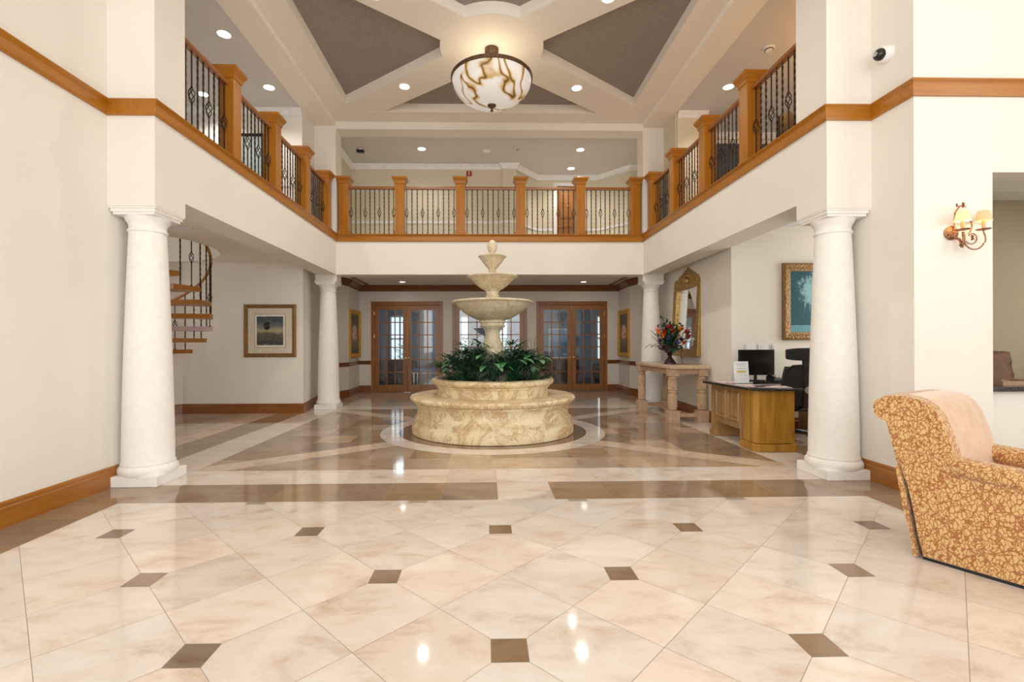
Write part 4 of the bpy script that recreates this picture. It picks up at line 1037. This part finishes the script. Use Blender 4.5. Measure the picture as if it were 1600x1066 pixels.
# sheet with pale print lines and highlighted line
sg_ = thing('notice_sheet', 'white notice with grey print and a yellow highlighted line standing on the desk', 'notice', (3.485,6.62,ZT), R(4))
m = MB(); m.add([(-.108,0,0),(.108,0,0),(.108,.03,.305),(-.108,.03,.305),(-.108,.006,0),(.108,.006,0),(.108,.036,.305),(-.108,.036,.305)], [(0,1,2,3),(7,6,5,4),(0,4,5,1),(1,5,6,2),(2,6,7,3),(3,7,4,0)])
m.build('sheet', plain('bright_paper', (.88,.90,.93), .5), sg_)
gr = plain('grey_print', (.52,.56,.60), .7); ye = plain('yellow_highlight', (.62,.60,.02), .6)
def strip(x0, x1, z0, z1): 
    yy = lambda z: z*.03/.305-.0012
    return MB().add([(x0,yy(z0),z0),(x1,yy(z0),z0),(x1,yy(z1),z1),(x0,yy(z1),z1)], [(0,1,2,3)])
m = MB(); rr = random.Random(2)
for z, x0, x1 in ((.272,-.05,.07),(.262,-.07,.07),(.238,-.07,.07),(.205,-.075,.08),(.195,-.06,.06),(.11,-.05,.08),(.06,-.02,.08)):
    x = x0
    while x < x1:
        w_ = rr.uniform(.008,.022); q_ = strip(x, min(x+w_, x1), z, z+.006); m.add(q_.v, q_.f); x += w_+.005
m.build('print_lines', gr, sg_, recalc=False)
q_ = strip(-.072,.068,.150,.172); q_.build('highlighted_line', ye, sg_, recalc=False)
m = MB(); m.box(-.11,.11,-.03,.08,0,.004); m.build('stand', M['acryl'], sg_)
t = NT('pink_map_paper'); n = t.noise(t.coord('Object'), 14, 3); t.set(col=t.ramp(n, [(.35,(.42,.10,.13)),(.5,(.75,.60,.60)),(.65,(.82,.78,.78))]), rough=.5)
for x, y, rz, lb in ((3.40,6.22,.1,'pink and white leaflet lying on the desk, nearest the camera'),(3.38,6.84,-.2,'pink and white leaflet lying on the desk behind the notice'),(3.56,6.05,1.3,'pink and white leaflet lying on the desk towards the office chair')):
    m = MB(); m.box(-.14,.14,-.2,.2,0,.0025); o = m.build('leaflet', t.mat); o.location = (x,y,ZT+.0005); o.rotation_euler = (0,0,rz); tag(o, lb, 'leaflet', 'leaflets on the desk')

# office chair (seen from behind)
oc = thing('office_chair', 'black mesh office chair with headrest at the desk, half behind the right column', 'office chair', (4.24,6.72,0), R(3))
oc.scale = (1.28,1.0,.99)
m = MB()
for k in range(5):
    a = R(72*k+20); p = Vector((math.cos(a),math.sin(a),0)); m.tube([(0,0,.12), tuple(p*.16+Vector((0,0,.10))), tuple(p*.30+Vector((0,0,.075)))], [.03,.022,.014], 8)
m.build('base', M['black'], oc, smooth=True)
for k in range(5):
    a = R(72*k+20); p = Vector((math.cos(a),math.sin(a),0))*.30; c_ = MB()
    c_.lathe([(.028,-.022),(.030,-.01),(.030,.01),(.028,.022)], (p.x,p.y,.031), 16, axis='X'); c_.tube([(p.x,p.y,.075),(p.x,p.y,.04)], .008, 6); c_.build('caster', M['black'], oc)
m = MB(); m.tube([(0,0,.12),(0,0,.25)], .028, 14); m.tube([(0,0,.25),(0,0,.43)], .014, 12); m.build('gas_lift', M['steel'], oc)
m = MB(); m.box(-.25,.25,-.24,.26,.45,.53); o = m.build('seat', M['mesh'], oc, bevel=.035)
m = MB(); m.box(-.10,.10,-.16,.12,.41,.455); m.bar((0,-.14,.43),(0,-.30,.50),.08,.04); m.bar((0,-.30,.48),(0,-.315,.95),.07,.03); m.build('mechanism', M['black'], oc)
# backrest curved shell
m = MB(); nx, nz = 10, 10; vs = []
def bk(u, v_, off=0):
    hw = .235*(1-.25*abs(v_-.45)**2*2) ; x = (u-.5)*2*hw; z = .50+.55*v_
    y = -.27-.06*math.sin(PI*v_)*0 - .03*v_ + .07*(2*abs(u-.5))**2 + off; return (x,y,z)
for layer in (0,-.03):
    for j in range(nz+1):
        for i in range(nx+1): vs.append(bk(i/nx, j/nz, layer))
n1_ = (nx+1)*(nz+1); fs = []
for j in range(nz):
    for i in range(nx):
        a = j*(nx+1)+i; fs += [(a,a+1,a+nx+2,a+nx+1), (n1_+a+nx+1,n1_+a+nx+2,n1_+a+1,n1_+a)]
for i in range(nx): fs += [(i,n1_+i,n1_+i+1,i+1), (nz*(nx+1)+i+1,n1_+nz*(nx+1)+i+1,n1_+nz*(nx+1)+i,nz*(nx+1)+i)]
for j in range(nz): a = j*(nx+1); b = a+nx; fs += [(a,a+nx+1,n1_+a+nx+1,n1_+a),(b,n1_+b,n1_+b+nx+1,b+nx+1)]
m.add(vs, fs); m.build('backrest', M['mesh'], oc, smooth=True)
m = MB(); pts = [(-.20,-.255,.52),(-.235,-.26,.75),(-.215,-.28,1.0),(-.15,-.315,1.06),(0,-.335,1.07),(.15,-.315,1.06),(.215,-.28,1.0),(.235,-.26,.75),(.20,-.255,.52)]
m.tube(pts, .014, 8); m.build('back_frame', M['black'], oc, smooth=True)
m = MB(); m.lathe([(.045,0),(.05,-.03),(.03,-.045)], (0,-.33,.73), 20, axis='Y'); m.build('tension_knob', M['steel'], oc)
m = MB(); m.bar((0,-.33,1.02),(0,-.32,1.16),.10,.02); m.build('headrest_stem', M['black'], oc)
m = MB(); hp = []
for i in range(9):
    a = -1+2*i/8; hp.append((a*.205, -.33+.05*a*a, 1.0))
prof_h = [(0,-.085),(.02,-.07),(.022,.06),(0,.075),(-.018,.06),(-.018,-.07)]
vs = []
for (x,y,_) in hp:
    k = 1.1-.25*(abs(x)/.205)**3
    for o_, z in prof_h: vs.append((x, y+o_, 1.225+z*k))
n = len(prof_h); fs = [(i*n+j,(i+1)*n+j,(i+1)*n+(j+1)%n,i*n+(j+1)%n) for i in range(8) for j in range(n)]+[tuple(range(n)),tuple(8*n+j for j in range(n))]
m.add(vs, fs); m.build('headrest', M['mesh'], oc, smooth=True)
for s in (-1,1):
    m = MB(); m.tube([(s*.24,-.05,.46),(s*.29,-.05,.50),(s*.29,-.05,.66)], .016, 8); m.build('arm_post', M['black'], oc)
    m = MB(); m.box(s*.29-.04,s*.29+.04,-.16,.12,.66,.69); m.build('armrest', M['black'], oc, bevel=.012)

# ------------------------------------------------------------------ spiral stair
ss = thing('spiral_staircase', 'open spiral staircase with honey wood treads and iron balusters behind the left front column', 'staircase', (SC[0],SC[1],0))
m = MB(); m.tube([(0,0,0),(0,0,4.6)], .075, 20); m.build('centre_pole', M['iron'], ss, smooth=True)
RS = 1.32; zr = .205
def tang(n): return R(83-19*n)
pinkw = plain('lilac_painted_wood', (.52,.36,.38), .4)
for n in range(-6, 12):
    z = 1.28+zr*n; a0 = tang(n)+R(11.5); a1 = tang(n)-R(11.5)
    if z < .1: continue
    poly = [(.06*math.cos(a1),.06*math.sin(a1))]+[(RS*math.cos(a1+(a0-a1)*k/4), RS*math.sin(a1+(a0-a1)*k/4)) for k in range(5)]+[(.06*math.cos(a0),.06*math.sin(a0))]
    m = MB(); m.prism(poly, z-.075, z); o = m.build('tread', pinkw if n == 2 else M['oakX'], ss)
    if n == 2: o['label'] = 'lilac tread'
tb2 = tbb = None
for n in range(-5, 12):
    for q_ in (0, 1):
        k = n+q_*.5; a = R(83-19*k+4); z = 1.28+zr*n
        if z < .1: continue
        bask = (2*n+q_) % 5 == 0
        src = tbb if bask else tb2
        if src is None:
            o = (basket() if bask else twisted()).build('baluster', M['iron'], ss, recalc=False)
            if bask: tbb = o
            else: tb2 = o
        else: o = src.copy(); COL.objects.link(o); o.parent = ss
        o.location = ((RS-.035)*math.cos(a), (RS-.035)*math.sin(a), z); o.scale = (1,1,.93+zr*q_*.5)
m = MB(); m.tube([((RS-.035)*math.cos(R(83-19*k/4+4)), (RS-.035)*math.sin(R(83-19*k/4+4)), 1.28+zr*k/4+.95) for k in range(-20,44)], .026, 10); m.build('handrail', M['oakX'], ss, smooth=True)

# ------------------------------------------------------------------ armchair
fv = Vector((.5,-.866,0)); vv_ = Vector((.866,.5,0)); P0 = Vector((2.62,2.925,0))
ac = thing('armchair', 'upholstered armchair with rust coral pattern on gold fabric at the right edge', 'armchair', tuple(P0), 0)
ac.rotation_euler = (0,0,math.atan2(fv.y, fv.x))     # local x = forward, local y = towards the far side (left of forward)
# side outline of back in (u,z)
WD = .82
def extr(m, outline, y0, y1, mi=0, bulge=0, n=5):
    k = len(outline); c = Vector((sum(p[0] for p in outline)/k, sum(p[1] for p in outline)/k)); vs = []
    ring_ = [(0,1-bulge)] + [(.12,1-.25*bulge)] + [(.3,1)] + [(.7,1)] + [(.88,1-.25*bulge)] + [(1,1-bulge)] if bulge else [(0,1),(1,1)]
    for t_, s in ring_:
        for u, z in outline: vs.append((c.x+(u-c.x)*s, y0+(y1-y0)*t_, c.y+(z-c.y)*s))
    r_ = len(ring_)
    fs = [(i*k+j, i*k+(j+1)%k, (i+1)*k+(j+1)%k, (i+1)*k+j) for i in range(r_-1) for j in range(k)] + [tuple(range(k))[::-1], tuple((r_-1)*k+j for j in range(k))]
    m.add(vs, fs, mi)
back = [(-.145,.60),(-.165,.70),(-.185,.79),(-.195,.832),(-.205,.845),(-.225,.848),(-.25,.865),(-.268,.895),(-.272,.93),(-.262,.965),(-.24,.993),(-.205,1.01),(-.16,1.018),(-.10,1.02),(-.04,1.012),(.02,.985),(.06,.945),(.09,.89),(.12,.80),(.15,.70),(.165,.60),(.17,.48),(-.11,.46)]
m = MB(); extr(m, back, .02, WD-.02, 0, .05)
o = m.build('backrest', [M['coral'], M['coral_sheen']], ac, smooth=True)
# inner face of the back gets the paler fabric with its sheen painted in
for p in o.data.polygons:
    c_ = p.center
    if abs(p.normal.y) < .5 and (p.normal.x > .3 or p.normal.z > .75) and c_.x > -.12 and c_.y > .09: p.material_index = 1
# near & far arms: tall side panel, flaring at base, top pad
panel = [(0.0,.012),(-.03,.14),(-.045,.25),(-.075,.42),(-.115,.56),(-.14,.66),(.0,.665),(.16,.635),(.5,.615),(.86,.60),(.88,.45),(.88,.012)]
for nm, y0, y1 in (('near',0,.13),('far',WD-.13,WD)):
    m = MB(); extr(m, panel, y0, y1, 0, .03); o = m.build('arm_panel', M['coral'], ac, smooth=True)
    m = MB(); yc = (y0+y1)/2
    pad = []
    for u, zc in ((.13,.615),(.16,.60),(.5,.575),(.86,.56),(.93,.54)):
        ringp = []
        for k in range(14):
            a = 2*PI*k/14; rr_ = .092 if .13 < u < .93 else .075
            ringp.append((u, yc+rr_*math.cos(a)*1.02, zc+rr_*.72*math.sin(a)))
        pad.append(ringp)
    vs = [p for r_ in pad for p in r_]; fs = [(i*14+j,i*14+(j+1)%14,(i+1)*14+(j+1)%14,(i+1)*14+j) for i in range(4) for j in range(14)]+[tuple(range(14)),tuple(56+j for j in range(14))]
    m.add(vs, fs); m.build('arm_pad', M['coral'], ac, smooth=True)
m = MB(); m.box(.0,.82,.13,WD-.13,.06,.34); m.build('seat_frame', M['coral'], ac, bevel=.02)
m = MB(); m.box(.14,.90,.135,WD-.135,.34,.50); m.build('seat_cushion', M['coral_sheen'], ac, bevel=.05)
m = MB(); extr(m, [(-.045,.012),(-.022,.012),(-.05,.17),(-.085,.42),(-.115,.56),(-.135,.56),(-.095,.30),(-.06,.15)], -.006, WD+.006); m.build('back_panel', M['coral'], ac)
m = MB(); m.box(.0,.86,.01,WD-.01,.0,.014); m.build('shadow_line', M['black'], ac)  # black strip standing in for the thin shadow under the chair

# ------------------------------------------------------------------ wall sconce
sc_t = thing('wall_sconce', 'two-armed copper scroll wall light with small fabric shades on the right wall', 'wall light', (4.03,4.158,2.30))
m = MB(); m.lathe([(.062,0),(.064,-.012),(.05,-.025),(.03,-.03)], (0,0,.03), 24, axis='Y'); m.build('backplate', M['rust'], sc_t, smooth=True)
m = MB()
m.tube([(.01,-.03,-.02),(.01,-.07,-.04),(.02,-.09,-.10),(.02,-.10,-.05),(.015,-.10,.02)], .011, 8)
def arc(cx, cz, r, a0, a1, y, n=16, r1=None): return [(cx+(r+((r1 or r)-r)*i/n)*math.cos(R(a0+(a1-a0)*i/n)), y, cz+(r+((r1 or r)-r)*i/n)*math.sin(R(a0+(a1-a0)*i/n))) for i in range(n+1)]
m.tube(arc(.115,-.04,.08,-190,-20,-.09,18,.10), .006, 7)
m.tube(arc(.12,-.035,.105,-20,30,-.09,8,.10)+[(.205,-.09,.035)], .006, 7)
m.tube(arc(.10,-.03,.06,-150,150,-.09,20,.03), .005, 6)
m.tube(arc(.06,.10,.10,-60,70,-.05,14,.06)+[(.13,-.05,.16)], .006, 6)
m.tube([(.0,-.03,.05),(-.005,-.05,.20),(.02,-.06,.25),(.055,-.06,.262)], .007, 7)
m.build('scroll_arm', M['rust'], sc_t, smooth=True)
m = MB()
for cx_2, cz_2, s in ((.06,.262,1),(.108,-.03,1),(.0,.26,.7)):
    for k in range(6):
        a = 2*PI*k/6; leaf_strip(m, (cx_2,-.09 if cz_2 < 0 else -.06,cz_2), (math.cos(a),-.25,math.sin(a)), .032*s, .02*s, 0, 3)
for k in range(9):
    a = PI+PI*k/8; leaf_strip(m, (.012,-.085,-.085), (math.cos(a),-.4,math.sin(a)*.8), .05, .016, 0, 3)
m.build('leaf_ornament', M['rust'], sc_t, recalc=False)
for cx_2, cz_2, y, mt_ in ((.01,.03,-.10,M['shade']),(.205,.035,-.09,M['shade2'])):
    m = MB(); m.lathe([(.0,0),(.045,.004),(.052,.012)], (cx_2,y,cz_2), 18, cap=False)
    for k in range(8): a = 2*PI*k/8; leaf_strip(m, (cx_2+.04*math.cos(a),y+.04*math.sin(a),cz_2+.008), (math.cos(a),math.sin(a),.2), .025, .018, .3, 3)
    m.build('drip_pan', M['rust'], sc_t, recalc=False)
    m = MB(); m.tube([(cx_2,y,cz_2+.004),(cx_2,y,cz_2+.085)], .013, 12); m.build('candle_sleeve', plain('wax_sleeve', (.75,.38,.18), .5), sc_t)
    m = MB(); m.lathe([(.058,.082),(.040,.168)], (cx_2,y,cz_2), 24, cap=False); m.build('lamp_shade', mt_, sc_t, smooth=True, recalc=False)
point('sconce_lamp', (4.04,4.05,2.44), 1.3, (1,.62,.32), .02); point('sconce_lamp', (4.235,4.06,2.44), .7, (1,.6,.3), .02)

# ------------------------------------------------------------------ pass-through counter on the right
t = thing('granite_counter', 'dark speckled granite counter ledge in the wall opening at the right edge', 'counter', (4.414,4.158,.915))
m = MB(); m.box(.005,2.0,.02,.70,0,.045); m.build('slab', M['granite'], t, bevel=.008)
def crumple(name, label, x, y, z, w, d, h, mat, seed):
    rnd = random.Random(seed); bm = bmesh.new(); bmesh.ops.create_cube(bm, size=1); bmesh.ops.subdivide_edges(bm, edges=bm.edges, cuts=6, use_grid_fill=True)
    for v in bm.verts:
        k = 1-.22*(v.co.z+.5); v.co.x = v.co.x*w*k; v.co.y = v.co.y*d*k; v.co.z = (v.co.z+.5)*h
        v.co.x += rnd.uniform(-.5,.5)*.03; v.co.y += rnd.uniform(-.5,.5)*.03
        if v.co.z > .01: v.co.z += rnd.uniform(-.5,.5)*.03
    me = bpy.data.meshes.new(name); bm.to_mesh(me); bm.free(); me.materials.append(mat)
    for p in me.polygons: p.use_smooth = True
    o = bpy.data.objects.new(name, me); COL.objects.link(o); o.location = (x,y,z); tag(o, label, 'bag'); return o
bg = plain('brown_paper', (.16,.085,.05), .6)
crumple('paper_bag', 'crumpled dark brown bag on the granite counter, at the frame edge', 4.86,4.62,.962,.30,.22,.30,bg,3)
crumple('paper_bag', 'smaller crumpled brown bag on the granite counter, against the wall edge', 4.60,4.58,.962,.16,.18,.24,plain('brown_paper_light', (.22,.12,.09), .6),5)
t = thing('serving_tray', 'wooden tray on the granite counter in front of the brown bags', 'tray', (4.76,4.36,.961))
m = MB(); m.box(-.13,.13,-.09,.09,0,.012); m.box(-.13,.13,-.09,-.08,.012,.04); m.box(-.13,.13,.08,.09,.012,.04); m.build('base', plain('tray_wood', (.35,.22,.13), .5), t)
for s in (-1,1): m = MB(); m.box(s*.125-.006,s*.125+.006,-.08,.08,.012,.055); m.build('handle', plain('tray_wood', (.35,.22,.13), .5), t)
# ------------------------------------------------------------------ upstairs furniture
pt = thing('wall_mirror', 'dark-framed mirror on the upstairs lounge wall, seen through the left railing', 'mirror', (-4.72,9.44,4.99))
frame_parts(pt, .62, 1.0, .06, .04, M['iron'], None); m = MB(); m.box(-.26,.26,-.02,-.008,-.45,.45); m.build('glass', plain('pale_blue_print', (.40,.47,.48), .15), pt)
t = thing('side_table', 'dark table under the mirror in the left upstairs lounge', 'table', (-4.95,9.1,3.6))
m = MB(); m.box(-.4,.4,-.22,.22,.78,.82); m.build('table_top', M['fabric_dark'], t)
for sx in (-1,1):
    for sy in (-1,1): m = MB(); m.box(sx*.36-.02,sx*.36+.02,sy*.18-.02,sy*.18+.02,0,.78); m.build('leg', M['fabric_dark'], t)
pl_ = thing('potted_plant', 'dark bowl of orchids on the table in the left upstairs lounge', 'plant', (-4.95,9.1,4.42))
m = MB(); m.lathe([(.07,0),(.16,.06),(.18,.12),(.165,.12)], seg=20); m.build('bowl', M['black'], pl_)
m = MB(); rnd = random.Random(9)
for k in range(26): a = rnd.uniform(0,2*PI); leaf_strip(m, (0,0,.1), (math.cos(a)*.6,math.sin(a)*.6,rnd.uniform(.3,1.4)), rnd.uniform(.2,.42), .035, 1.0, 4)
m.build('foliage', M['leafd'], pl_, recalc=False)
m = MB()
for k in range(10): a = rnd.uniform(0,2*PI); m.sphere((.15*math.cos(a),.15*math.sin(a),rnd.uniform(.3,.5)), .03, 6)
m.build('blossom', FM['pale'], pl_)
hc = thing('dining_chair', 'dark carved high-backed wooden chair in the right upstairs lounge, behind the railing', 'chair', (4.40,7.35,3.6), R(200))
m = MB(); m.box(-.24,.24,-.22,.22,.42,.48); m.build('seat', M['fabric_dark'], hc, bevel=.01)
for sx in (-1,1):
    m = MB(); m.bar((sx*.21,-.20,0),(sx*.21,-.20,.42),.04,.04); m.build('leg', M['fabric_dark'], hc)
    m = MB(); m.bar((sx*.21,.20,0),(sx*.21,.26,1.15),.04,.04); m.build('leg', M['fabric_dark'], hc)
m = MB(); bkp = [(-.22,.62),(-.22,1.12),(-.16,1.2),(-.06,1.22),(0,1.27),(.06,1.22),(.16,1.2),(.22,1.12),(.22,.62)]
m.add([(x,.235,z) for x, z in bkp]+[(x,.27,z) for x, z in bkp], [tuple(range(9)),tuple(range(17,8,-1))]+[(i,(i+1)%9,9+(i+1)%9,9+i) for i in range(9)]); m.build('backrest', M['fabric_dark'], hc)
w = bpy.data.objects.new('window_6', None); COL.objects.link(w); w.location = (5.5,10.4,4.9); w['kind'] = 'structure'
m = MB(); m.box(-1.0,1.0,-.03,.0,-.85,.85); m.build('pane', plain('dark_window_glass', (.10,.12,.15), .05), w)
m = MB(); m.box(-1.07,-1.0,-.05,.0,-.92,.92); m.box(1.0,1.07,-.05,.0,-.92,.92); m.box(-1,1,-.05,0,.85,.92); m.box(-1,1,-.05,0,-.92,-.85); m.build('window_frame', M['white'], w)
st(MB().box(-8.6,-XO,4.8,9.65,3.6,3.61).build('floor_left_corridor', M['ceilgrey'])) if False else None

# ------------------------------------------------------------------ world & view
wd = bpy.data.worlds.new('world'); sc.world = wd; wd.use_nodes = True
bgn = wd.node_tree.nodes['Background']; bgn.inputs[0].default_value = (.80,.90,1.0,1); bgn.inputs[1].default_value = 1.6
sc.view_settings.view_transform = 'Standard'; sc.view_settings.look = 'None'; sc.view_settings.exposure = 0.1; sc.view_settings.gamma = 1.0
sc.view_settings.use_curve_mapping = False
try:
    sc.cycles.use_denoising = True; sc.cycles.max_bounces = 8; sc.cycles.diffuse_bounces = 5; sc.cycles.glossy_bounces = 4; sc.cycles.transparent_max_bounces = 12
    sc.cycles.sample_clamp_indirect = 6
except Exception: pass
